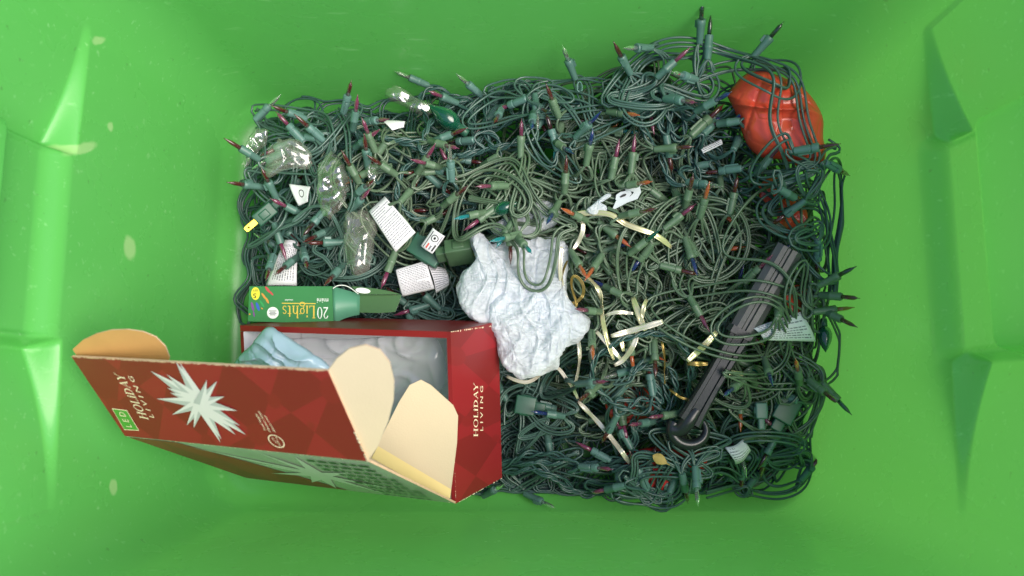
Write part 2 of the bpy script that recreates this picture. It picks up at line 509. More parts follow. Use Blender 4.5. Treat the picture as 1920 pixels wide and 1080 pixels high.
def build_tub():
    root = empty('storage_tote', (TCX, TCY, 0), 'large bright green plastic storage tote holding the whole tangle', 'storage tote')
    # perimeter stations: x/y fraction on a rounded rectangle, with finer steps on the end walls
    st = []
    ny = 300; nx = 70; nc = 28
    for k in range(ny): st.append(('E', -1 + 2 * k / ny))
    for k in range(nc): st.append(('NE', k / nc))
    for k in range(nx): st.append(('N', 1 - 2 * k / nx))
    for k in range(nc): st.append(('NW', k / nc))
    for k in range(ny): st.append(('W', 1 - 2 * k / ny))
    for k in range(nc): st.append(('SW', k / nc))
    for k in range(nx): st.append(('S', -1 + 2 * k / nx))
    for k in range(nc): st.append(('SE', k / nc))
    zs = np.unique(np.round(np.concatenate([np.linspace(0.03, 0.28, 18), np.linspace(0.26, 0.42, 130), np.linspace(0.42, RIM_Z, 8)]), 5))
    fillet = [(0.03 * (1 - math.cos(a)), 0.03 * (1 - math.sin(a))) for a in np.linspace(0, math.pi / 2, 8)][1:]
    rows = [('f', ins, zz) for ins, zz in fillet][::-1] + [('w', 0, z) for z in zs]
    V = []; ids = []
    for kind, ins, z in rows:
        hx, hy = wall_half(z)
        hx -= ins; hy -= ins
        R = max(TRAD - ins * 0.6, 0.02)
        for side, u in st:
            feat = ''
            if side in 'EW':
                sx = 1 if side == 'E' else -1
                y = u * (hy - R); x = sx * hx
                if kind == 'w':
                    yc = 0.012
                    hw = 0.100 if side == 'E' else 0.088
                    a = abs(y - yc) - hw
                    # outward ledge either side of the hand hold
                    wdt = (0.030 * np.clip(1 - a / 0.17, 0.2, 1) ** 2.2) * sstep(-0.006, 0.006, a)
                    z0 = 0.300 - 0.010 * np.clip(a / 0.16, 0, 1)
                    x += sx * wdt * sstep(z0 - .002, z0 + 0.010, z) * sstep(0, 0.03, hy - R - abs(y) + 0.03)
                    # hand hold block stands into the tub
                    zb = 0.360 if side == 'E' else 0.392
                    blk = sstep(0.012, -0.014, a) * sstep(zb - 0.006, zb + 0.008, z)
                    x -= sx * 0.011 * blk
                    zp = zb - .090
                    x += sx * 0.013 * sstep(0.006, -0.010, a) * sstep(zp, zp + .030, z) * (1 - sstep(zb - 0.006, zb + 0.008, z))
                    if a > 0.0 and z > 0.294: feat = 'ledge'
                    if a <= 0.0 and z > zb - 0.008: feat = 'hand_hold'
                V.append((x, y, z))
            elif side in 'NS':
                sy = 1 if side == 'N' else -1
                V.append((u * (hx - R), sy * hy, z))
            else:
                base = {'NE': 0, 'NW': 90, 'SW': 180, 'SE': 270}[side]
                a = math.radians(base + 90 * u)
                cx = (hx - R) * (1 if side in ('NE', 'SE') else -1)
                cy = (hy - R) * (1 if side in ('NE', 'NW') else -1)
                ex = 0
                if side[1] == 'E': ex = 0
                V.append((cx + R * math.cos(a), cy + R * math.sin(a), z))
            ids.append((side, feat, V[-1][1]))
    V = np.array(V); n = len(st); m = len(rows)
    # corners take over the small ledge left at the end of each end wall
    groups = {}
    for i in range(m - 1):
        for k in range(n):
            k2 = (k + 1) % n
            q = (i * n + k, i * n + k2, (i + 1) * n + k2, (i + 1) * n + k)
            side, feat, y = ids[(i) * n + k]
            if feat: key = (feat, side, 'n' if y > 0.012 else 's')
            elif side in ('E', 'W', 'N', 'S'): key = ('wall', side, '')
            else: key = ('wall', {'NE': 'N', 'NW': 'N', 'SW': 'S', 'SE': 'S'}[side] if 0.5 > 0 else '', '')
            if feat == 'hand_hold': key = (feat, side, '')
            groups.setdefault(key, []).append(q[::-1])
    full = me_np('tub_full', V, np.array([q for L in groups.values() for q in L]))
    nor = np.empty(len(V) * 3, np.float32)
    full.vertex_normals.foreach_get('vector', nor)
    nor = nor.reshape(-1, 3)
    off = np.array([TCX, TCY, 0])
    for (kind, side, part), L in groups.items():
        Q = np.array(L)
        used, inv = np.unique(Q.ravel(), return_inverse=True)
        me = me_np(kind, V[used] + off, inv.reshape(Q.shape))
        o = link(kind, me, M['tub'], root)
        me.normals_split_custom_set_from_vertices([tuple(map(float, v)) for v in nor[used]])
    bpy.data.meshes.remove(full)
    # floor
    Fv = V[:n] + off
    me = me_py('floor', list(Fv), [list(range(n))])
    link('floor', me, M['tub'], root)
    # rolled rim
    hx, hy = wall_half(RIM_Z)
    prof = [(0, 0), (0.004, 0.006), (0.012, 0.009), (0.024, 0.008), (0.030, 0.002), (0.031, -0.02)]
    top = V[(m - 1) * n:]
    cen = np.array([0, 0, RIM_Z])
    rv = []
    for out, up in prof:
        d = top - cen
        d[:, 2] = 0
        dn = d / np.linalg.norm(d, axis=1)[:, None]
        rv.append(top + dn * out + np.array([0, 0, up]))
    rv = np.vstack(rv) + off
    q = []
    for i in range(len(prof) - 1):
        for k in range(n):
            k2 = (k + 1) % n
            q.append((i * n + k, (i + 1) * n + k, (i + 1) * n + k2, i * n + k2))
    link('rim', me_np('rim', rv, np.array(q)), M['tub'], root)
    return root


tub = build_tub()


# dappled sun painted as pale flecks on the end wall of the tub
def fleck(px, py, w, h, ang, seed):
    # on the west wall plane
    n = unit([1, 0, TAPX])
    pl = (np.array([TCX - THX + 0.0012, 0, 0]), n)
    c = hit(px, py, pl)
    r2 = random.Random(seed)
    V = [c]
    k = 14
    for i in range(k):
        a = 2 * math.pi * i / k
        ca, sa = math.cos(a), math.sin(a)
        rx = w * (1 + r2.uniform(-.25, .25)) * ca * (1 - 0.35 * sa); ry = h * (1 + r2.uniform(-.1, .1)) * sa
        x = px + rx * math.cos(ang) - ry * math.sin(ang); y = py + rx * math.sin(ang) + ry * math.cos(ang)
        V.append(hit(x, y, pl))
    link('sun_dapple_mark', me_py('sun_dapple_mark', V, [[0, i + 1, (i + 1) % k + 1] for i in range(k)]), M['sun_dapple'], tub)


for i, f in enumerate([(240, 456, 11, 21, 0.45), (181, 65, 13, 7, 0.5), (203, 228, 5, 9, -0.5), (209, 905, 6, 15, -0.25), (374, 86, 4, 4, 0)]):
    pass


def clamp_in(P, m=0.004, soft=0):
    """keep points inside the tub walls"""
    P = np.array(P, float)
    z = np.clip(P[:, 2], 0, 1)
    hx = THX + TAPX * z - m - 0.02 * np.clip((0.03 - z) / 0.03, 0, 1)
    hy = THY + TAPY * z - m - 0.02 * np.clip((0.03 - z) / 0.03, 0, 1)
    x = P[:, 0] - TCX; y = P[:, 1] - TCY
    R = TRAD
    ax, ay = np.abs(x), np.abs(y)
    if soft:
        for q, h in ((ax, hx), (ay, hy)):
            s = q / h
            q[:] = np.where(s > soft, soft + (.985 - soft) * np.tanh((s - soft) / (.985 - soft)), s) * h
    cx, cy = hx - R, hy - R
    dx, dy = ax - cx, ay - cy
    cor = (dx > 0) & (dy > 0)
    d = np.hypot(dx, dy)
    f = np.where(cor & (d > R), R / np.maximum(d, 1e-6), 1)
    ax = np.where(cor, cx + dx * f, np.minimum(ax, hx))
    ay = np.where(cor, cy + dy * f, np.minimum(ay, hy))
    P[:, 0] = TCX + np.sign(x) * ax
    P[:, 1] = TCY + np.sign(y) * ay
    P[:, 2] = np.maximum(P[:, 2], 0.003)
    return P


# ------------------------------------------------------------------ heap height field
HC = [(450, 215, .07), (450, 420, .06), (560, 300, .10), (700, 300, .12), (640, 470, .09), (560, 560, .05), (760, 560, .055),
      (700, 205, .08), (900, 190, .09), (1050, 170, .11), (1150, 140, .15), (1300, 80, .20), (1420, 100, .20), (1475, 200, .15),
      (1545, 320, .135), (1585, 430, .145), (1578, 600, .125), (1545, 800, .06), (1520, 890, .03), (1400, 920, .02), (1200, 940, .015),
      (1000, 925, .015), (930, 890, .015), (960, 760, .05), (1000, 400, .125), (1200, 400, .135), (1300, 550, .125), (1200, 700, .10),
      (1400, 700, .10), (1350, 300, .14), (900, 600, .06), (700, 750, .02), (500, 750, .015), (1100, 830, .06), (1300, 830, .06), (1460, 600, .11)]
HP = np.array([list(Zp(a, b, z)[:2]) + [z] for a, b, z in HC])


def H0(xy):
    xy = np.atleast_2d(xy)
    d2 = ((xy[:, None, :2] - HP[None, :, :2]) ** 2).sum(-1) + 0.0006
    w = 1 / d2 ** 1.6
    return (w * HP[:, 2]).sum(1) / w.sum(1)


def P0(px, py, lift=0.012):
    z = 0.1
    for _ in range(4):
        p = Zp(px, py, z)
        z = float(H0(p[None, :2])[0]) + lift
    return Zp(px, py, z)


GS = 0.002
GX0, GY0, GNX, GNY = -0.44, -0.33, 440, 330
gx, gy = np.meshgrid(GX0 + GS * np.arange(GNX), GY0 + GS * np.arange(GNY), indexing='ij')
G = H0(np.stack([gx.ravel(), gy.ravel()], 1)).reshape(GNX, GNY) - 0.012


def gidx(P):
    return np.clip(((P[:, 0] - GX0) / GS).round().astype(int), 2, GNX - 3), np.clip(((P[:, 1] - GY0) / GS).round().astype(int), 2, GNY - 3)


def gmax(P, rad=1):
    i, j = gidx(P)
    r = np.full(len(P), -1.0)
    for a in range(-rad, rad + 1):
        for b in range(-rad, rad + 1):
            r = np.maximum(r, G[np.clip(i + a, 0, GNX - 1), np.clip(j + b, 0, GNY - 1)])
    return r


def gput(P, top, rad=0):
    i, j = gidx(P)
    for a in range(-rad, rad + 1):
        for b in range(-rad, rad + 1):
            np.maximum.at(G, (np.clip(i + a, 0, GNX - 1), np.clip(j + b, 0, GNY - 1)), top)


def inside(poly, x, y):
    c = False
    n = len(poly)
    for i in range(n):
        x1, y1 = poly[i]; x2, y2 = poly[i - 1]
        if (y1 > y) != (y2 > y) and x < (x2 - x1) * (y - y1) / (y2 - y1) + x1:
            c = not c
    return c


OUT = [(452, 212), (640, 200), (760, 195), (900, 178), (1040, 160), (1150, 150), (1260, 165), (1360, 190), (1440, 230), (1500, 300), (1540, 350), (1560, 450),
       (1560, 560), (1550, 700), (1540, 800), (1515, 885), (1400, 915), (1250, 930), (1100, 932), (930, 905), (900, 640), (860, 600), (500, 600), (490, 500), (455, 420)]

# ---------------------------------------------------------------- deep tangle (uncountable)
WR = 0.00138


def rein(P, x0=462, lim=14, y0=925):
    """keep loops of cord from piling up flat against the left and lower walls"""
    P = P.copy()
    d = P[:, 1] * math.sin(TILT) * 0 + (CAM_Z - P[:, 2])
    x0 = x0 + 13 * np.sin(P[:, 1] * 43) + 9 * np.sin(P[:, 1] * 101 + 1)
    xl = (x0 - 960) / FPX * d; w = lim / FPX * d
    P[:, 0] = np.where(P[:, 0] < xl, xl - w * np.tanh((xl - P[:, 0]) / w), P[:, 0])
    s = (P[:, 1] - TCY) / (THY + TAPY * np.clip(P[:, 2], 0, 1)); a = np.abs(s)
    l = .895 + .03 * np.sin(P[:, 0] * 47 + s) + .02 * np.sin(P[:, 0] * 113)
    a2 = np.where(a > l, l + .055 * np.tanh((a - l) / .055), a)
    P[:, 1] = TCY + np.sign(s) * a2 * (THY + TAPY * np.clip(P[:, 2], 0, 1))
    return P


def olive_zone(px, py):
    return ((px - 1230) / 370) ** 2 + ((py - 500) / 270) ** 2 < 1


def deep_tangle():
    parts = {'T': [], 'O': []}
    for layer, (dz, n) in enumerate([(0.058, 62), (0.046, 60), (0.032, 44)]):
        for k in range(n):
            while True:
                sx, sy = random.uniform(440, 1570), random.uniform(160, 940)
                if inside(OUT, sx, sy): break
            if k % 9 == 0: sx, sy = random.uniform(480, 930), random.uniform(560, 800)
            p = np.array([sx, sy], float); a = random.uniform(0, 6.28); kap = 0
            pts = [p.copy()]
            fam = 'O' if olive_zone(sx, sy) else 'T'
            hx, hy = p.copy()
            for s in range(int(random.uniform(90, 170))):
                kap = 0.9 * kap + random.gauss(0, 0.10)
                home = math.atan2(hy - p[1], hx - p[0]); far = math.hypot(hy - p[1], hx - p[0])
                dlt = (home - a + math.pi) % (2 * math.pi) - math.pi
                out = not inside(OUT, p[0], p[1])
                a += kap + dlt * (0.25 if out else min(0.12, far / 2500))
                p = p + 14 * np.array([math.cos(a), math.sin(a)])
                pts.append(p.copy())
            W = np.array([P0(q[0], q[1], 0) for q in pts[::2]])
            W[:, 2] = np.maximum(W[:, 2] - dz, .004 + .006 * random.random())
            W = rein(spline(W, 0.006), 480, 26)
            W[:, 2] += smooth_noise(len(W), 14, 0.006)
            for t in range(random.choice([1, 2, 2])):
                Q = W.copy()
                if t:
                    T = np.gradient(W[:, :2], axis=0); T /= np.linalg.norm(T, axis=1)[:, None] + 1e-9
                    off = smooth_noise(len(W), 10, 0.004) + 0.003
                    Q[:, 0] -= T[:, 1] * off; Q[:, 1] += T[:, 0] * off
                parts[fam].append(tube(clamp_in(Q, soft=.9), WR, 5))
    for fam, lab in (('T', 'dense dark teal mesh of cords deep along the outer heap'), ('O', 'dense olive green mesh of cords deep in the middle of the heap')):
        V, Q = join(parts[fam])
        o = link('wire_tangle', me_np('wire_tangle', V, Q), M['wireT2' if fam == 'T' else 'wireO'])
        tag(o, lab, 'wires', kind='stuff')


deep_tangle()

#@@PART2@@
# ------------------------------------------------------------------ crumpled sheets and bags
def voro(x, y, cell, seed):
    """nearest and second nearest feature distance, jittered grid"""
    r = np.random.default_rng(seed)
    J = r.random((64, 64, 2))
    u, v = x / cell, y / cell
    iu, iv = np.floor(u).astype(int), np.floor(v).astype(int)
    f1 = np.full(x.shape, 9.0); f2 = np.full(x.shape, 9.0)
    for a in (-1, 0, 1):
        for b in (-1, 0, 1):
            j = J[(iu + a) % 64, (iv + b) % 64]
            d = np.hypot(iu + a + j[..., 0] - u, iv + b + j[..., 1] - v)
            n1 = np.minimum(f1, d)
            f2 = np.minimum(np.maximum(f1, d), f2); f1 = n1
    return f1, f2


def vnoise(x, y, cell, seed):
    r = np.random.default_rng(seed)
    J = r.random((64, 64))
    u, v = x / cell, y / cell
    iu, iv = np.floor(u).astype(int), np.floor(v).astype(int)
    fu, fv = u - iu, v - iv
    fu = fu * fu * (3 - 2 * fu); fv = fv * fv * (3 - 2 * fv)
    g_ = lambda a, b: J[(iu + a) % 64, (iv + b) % 64]
    return (g_(0, 0) * (1 - fu) + g_(1, 0) * fu) * (1 - fv) + (g_(0, 1) * (1 - fu) + g_(1, 1) * fu) * fv - 0.5


def crumple(name, outline, plane, puff, m, seed, parent=None, amps=(0.006, 0.003, 0.0), cell=0.03, edge=0.03, rings=44, spokes=150, smooth=True,
            under=0.35, folds=None, label=None, cat=None, follow=None, jag=0.0, stretch=(1, 1), sheet=False, ramp=None):
    """a puffed or crumpled piece of film from its outline on a plane; a closed surface unless sheet"""
    p, n = plane
    n = unit(n)
    O = np.array([hit(a, b, plane) for a, b in outline])
    a1 = unit(O[len(O) // 3] - O[0]); a2 = np.cross(n, a1)
    c = O.mean(0)
    loc = np.stack([(O - c) @ a1, (O - c) @ a2], 1)
    ring = spline(np.vstack([loc, loc[:1]]), 0.0004)
    idx = np.linspace(0, len(ring) - 1, spokes + 1)[:-1].round().astype(int)
    ring = ring[idx]
    r = np.random.default_rng(seed)
    if jag: ring = ring * (1 + 1.3 * gsm(r.normal(0, jag, spokes), 1)[:, None] if spokes > 60 else 1 + r.normal(0, jag, (spokes, 1)))
    s = np.linspace(0, 1, rings + 1)[1:]
    XY = np.vstack([[[0, 0]], (s[:, None, None] * ring[None]).reshape(-1, 2)])
    x, y = XY[:, 0] * stretch[0] + 5, XY[:, 1] * stretch[1] + 5
    wx = x + 0.02 * vnoise(x, y, 0.05, seed + 1); wy = y + 0.02 * vnoise(x, y, 0.05, seed + 2)
    h = np.zeros(len(x))
    for k, (am, cl) in enumerate(zip(amps, (cell, cell * 0.42, cell * 0.2))):
        if am:
            f1, f2 = voro(wx, wy, cl, seed + 10 + k)
            h += am * (1.3 * f1 - 0.4 * np.exp(-(f2 - f1) / 0.06))
    if folds:
        for ang, freq, am in folds:
            ph = (wx * math.cos(ang) + wy * math.sin(ang)) * freq + 7 * vnoise(x, y, 0.045, seed + 30)
            h += am * (1 - np.abs(np.sin(ph))) ** 2
    d = np.concatenate([[0], np.repeat(s, spokes)])
    size = np.linalg.norm(ring, axis=1).mean()
    e = np.clip((1 - d) * size / edge, 0, 1)
    prof = np.sqrt(np.clip(1 - (1 - e) ** 2, 0, 1))
    ht = puff * prof + h * (0.25 + 0.75 * prof)
    if ramp is not None: ht = ht + ramp[0] * XY[:, 0] + ramp[1] * XY[:, 1]
    if sheet: ht = puff * prof + h
    W = c + XY[:, :1] * a1 + XY[:, 1:] * a2 + ht[:, None] * n
    if follow is not None:
        gg = gmax(W, 2)
        W[:, 2] += follow * (gsm(gg, 3) - gg.mean())
    faces = []
    S = spokes
    for k in range(S): faces.append((0, 1 + k, 1 + (k + 1) % S, 1 + (k + 1) % S))
    tri = [(0, 1 + k, 1 + (k + 1) % S) for k in range(S)]
    quad = [(1 + i * S + k, 1 + (i + 1) * S + k, 1 + (i + 1) * S + (k + 1) % S, 1 + i * S + (k + 1) % S) for i in range(rings - 1) for k in range(S)]
    F = [list(t) for t in tri] + [list(q) for q in quad]
    Vv = list(W)
    if not sheet:
        # simple underside
        nb = len(Vv)
        last = 1 + (rings - 1) * S
        sc = (0.75, 0.4)
        for f in sc:
            for k in range(S):
                Vv.append(c + (ring[k, 0] * f) * a1 + (ring[k, 1] * f) * a2 - n * puff * under)
        for k in range(S): F.append([last + k, nb + k, nb + (k + 1) % S, last + (k + 1) % S])
        for k in range(S): F.append([nb + k, nb + S + k, nb + S + (k + 1) % S, nb + (k + 1) % S])
        F.append([nb + S + k for k in range(S)])
    V = np.array(Vv)
    V[:, 2] = np.maximum(V[:, 2], 0.002)
    V = clamp_in(V, 0.003)
    me = me_py(name, V, F, smooth=smooth)
    org = None
    if parent is None: org = (c[0], c[1], V[:, 2].min())
    o = link(name, me, m, parent, origin=org)
    if label: tag(o, label, cat)
    return o, W


def level(z): return (np.array([0, 0, z]), np.array([0, 0, 1.0]))


# ------------------------------------------------------------------ lettering
def ring_(cx, cy, rx, ry, tx, ty, a0=0, a1=360):
    n = max(6, int(abs(a1 - a0) / 15)); q = []
    A = [math.radians(a0 + (a1 - a0) * i / n) for i in range(n + 1)]
    o = [(cx + rx * math.cos(a), cy + ry * math.sin(a)) for a in A]
    i_ = [(cx + (rx - tx) * math.cos(a), cy + (ry - ty) * math.sin(a)) for a in A]
    return [[o[k], o[k + 1], i_[k + 1], i_[k]] for k in range(n)]


def diag_(x0, y0, x1, y1, w): return [[(x0 - w / 2, y0), (x0 + w / 2, y0), (x1 + w / 2, y1), (x1 - w / 2, y1)]]
def bar_(x0, x1, y, t=0.055): return [[(x0, y - t / 2), (x1, y - t / 2), (x1, y + t / 2), (x0, y + t / 2)]]
def stem_(x, y0, y1, w=0.14): return diag_(x, y0, x, y1, w)
def foot_(x, y, h=0.15): return bar_(x - h, x + h, y)


SERIF = {
    'H': (stem_(.16, 0, 1) + stem_(.72, 0, 1) + bar_(.16, .72, .52) + foot_(.16, .03) + foot_(.16, .97) + foot_(.72, .03) + foot_(.72, .97), .92),
    'O': (ring_(.45, .5, .43, .52, .14, .06), .94), 'L': (stem_(.16, 0, 1) + bar_(.1, .58, .03) + foot_(.16, .97) + stem_(.57, .0, .2, .05), .66),
    'I': (stem_(.15, 0, .75) + foot_(.15, .03) + foot_(.15, .72) + stem_(.15, .86, 1), .34), 'D': (stem_(.16, 0, 1) + ring_(.2, .5, .58, .5, .15, .06, -90, 90) + foot_(.12, .97, .12) + foot_(.12, .03, .12), .86),
    'A': (diag_(.08, 0, .4, 1, .055) + diag_(.72, 0, .4, 1, .14) + bar_(.2, .6, .34) + foot_(.08, .03, .1) + foot_(.72, .03, .13), .8),
    'Y': (diag_(.38, .45, .06, 1, .14) + diag_(.38, .45, .7, 1, .055) + stem_(.38, 0, .5) + foot_(.38, .03) + foot_(.07, .97, .12) + foot_(.7, .97, .1), .78),
    'i': (stem_(.13, 0, .64, .12) + foot_(.13, .03, .13) + stem_(.13, .78, .92, .14), .3),
    'g': (ring_(.26, .42, .23, .24, .09, .05) + ring_(.26, -.12, .28, .18, .08, .06) + diag_(.14, .22, .1, .02, .07) + bar_(.4, .56, .64), .58),
    'h': (stem_(.13, 0, 1, .12) + ring_(.34, .42, .24, .24, .11, .06, 0, 180) + stem_(.52, 0, .42, .12) + foot_(.13, .03, .13) + foot_(.52, .03, .12) + bar_(.02, .14, .97), .68),
    't': (stem_(.17, .06, .88, .12) + bar_(.02, .38, .62) + ring_(.27, .12, .16, .12, .1, .06, 180, 320), .42),
    's': (ring_(.22, .49, .18, .17, .07, .06, 20, 270) + ring_(.22, .18, .2, .18, .08, .06, -160, 90), .46),
    '2': (ring_(.27, .72, .25, .28, .11, .06, -30, 175) + diag_(.08, .05, .45, .62, .13) + bar_(.04, .54, .05, .1), .6),
    '0': (ring_(.29, .5, .28, .51, .12, .05), .62),
}


def glyphs(txt, serif):
    """polygons of a line of text; width and cap height normalised to 1"""
    if serif:
        polys, x = [], 0
        for ch in txt:
            if ch == ' ': x += .35; continue
            g_, adv = SERIF[ch]
            polys += [[(a + x, b) for a, b in q] for q in g_]
            x += adv + .04
        return [[(a / x, b) for a, b in q] for q in polys]
    cu = bpy.data.curves.new('t', 'FONT'); cu.body = txt; cu.resolution_u = 2
    ob = bpy.data.objects.new('t', cu); COL.objects.link(ob)
    dg = bpy.context.evaluated_depsgraph_get(); dg.update()
    me = bpy.data.meshes.new_from_object(ob.evaluated_get(dg))
    vs_ = [(v.co.x, v.co.y) for v in me.vertices]
    fs = [list(p.vertices) for p in me.polygons]
    bpy.data.objects.remove(ob); bpy.data.curves.remove(cu)
    w = max(v[0] for v in vs_); h = 0.73
    polys = [[(vs_[i][0] / w, vs_[i][1] / h) for i in f] for f in fs]
    bpy.data.meshes.remove(me)
    return polys


def text_on(name, txt, plane, start, end, up, m, parent, serif=False, lift=0.0004):
    A = hit(*start, plane); X = hit(*end, plane) - A; Y = hit(*up, plane) - A
    n = unit(plane[1]); n = n if np.dot(n, CAM - A) > 0 else -n
    V, F = [], []
    for i, q in enumerate(glyphs(txt, serif)):
        b = len(V)
        V += [A + X * u + Y * v + n * (lift + (i % 7) * 0.00002 if serif else lift) for u, v in q]
        F.append(list(range(b, b + len(q))))
    return link(name, me_py(name, V, F), m, parent)


def print_on(name, polys, plane, m, parent, lift=0.0003, stepz=0.00002):
    n = unit(plane[1]); n = n if np.dot(n, CAM - plane[0]) > 0 else -n
    V, F, mi = [], [], []
    for i, q in enumerate(polys):
        b = len(V)
        k = 0
        if isinstance(q, tuple) and isinstance(q[0], int): k, q = q
        V += [hit(x, y, plane) + n * (lift + i * stepz) for x, y in q]
        F.append(list(range(b, b + len(q)))); mi.append(k)
    return link(name, me_py(name, V, F, mi=mi), m, parent)


def disc_px(cx, cy, rx, ry, k=24, ang=0): return [(cx + rx * math.cos(a) * math.cos(ang) - ry * math.sin(a) * math.sin(ang), cy + rx * math.cos(a) * math.sin(ang) + ry * math.sin(a) * math.cos(ang)) for a in [2 * math.pi * i / k for i in range(k)]]


# ------------------------------------------------------------------ red carton
def red_pattern():
    m = bpy.data.materials.new('red_diamond_card'); m.use_nodes = True
    nt = m.node_tree; L = nt.links; b = nt.nodes['Principled BSDF']
    tc = nt.nodes.new('ShaderNodeTexCoord')
    mp = nt.nodes.new('ShaderNodeMapping'); mp.inputs['Rotation'].default_value = (0.5, 0.2, 0.72); mp.inputs['Scale'].default_value = (26, 26, 0.01)
    L.new(tc.outputs['Object'], mp.inputs[0])
    ck = nt.nodes.new('ShaderNodeTexChecker'); ck.inputs['Scale'].default_value = 1.0
    ck.inputs[1].default_value = srgb(140, 32, 38); ck.inputs[2].default_value = srgb(122, 30, 32)
    L.new(mp.outputs[0], ck.inputs[0])
    vo = nt.nodes.new('ShaderNodeTexVoronoi'); vo.inputs['Scale'].default_value = 1.0; vo.inputs['Randomness'].default_value = 0.0
    L.new(mp.outputs[0], vo.inputs['Vector'])
    cr = nt.nodes.new('ShaderNodeValToRGB')
    for e, (p, c) in zip(cr.color_ramp.elements, ((0.24, 1), (0.27, 0))): e.position = p; e.color = (c, c, c, 1)
    L.new(vo.outputs['Distance'], cr.inputs[0])
    mx = nt.nodes.new('ShaderNodeMix'); mx.data_type = 'RGBA'
    mx.inputs[7].default_value = srgb(128, 31, 33)
    L.new(cr.outputs[0], mx.inputs[0]); L.new(ck.outputs[0], mx.inputs[6])
    L.new(mx.outputs[2], b.inputs['Base Color'])
    b.inputs['Roughness'].default_value = 0.4
    return m


M['red_pat'] = red_pattern()


def proj(P):
    P = np.asarray(P) - CAM
    c, s = math.cos(TILT), math.sin(TILT)
    y = P[1] * c + P[2] * s; d = P[1] * s - P[2] * c
    return 960 + FPX * P[0] / d, 540 - FPX * y / d


def wear(name, A, B, n, m, parent, w=0.0012, seed=0, k=40, dens=0.4):
    """ragged worn strip along an edge from A to B"""
    r = random.Random(seed)
    V, F = [], []
    d = (B - A) / k
    side = unit(np.cross(d, n))
    for i in range(k):
        if r.random() > dens: continue
        w0 = w * r.uniform(0.3, 1.6)
        b = len(V)
        P = A + d * i + n * 0.0005; Q = A + d * (i + r.uniform(0.6, 1.2)) + n * 0.0005
        V += [P - side * w0 * 0.4, Q - side * w0 * 0.3, Q + side * w0 * r.uniform(.2, .6), P + side * w0 * 0.6]
        F.append([b, b + 1, b + 2, b + 3])
    if F: link(name, me_py(name, V, F), m, parent)


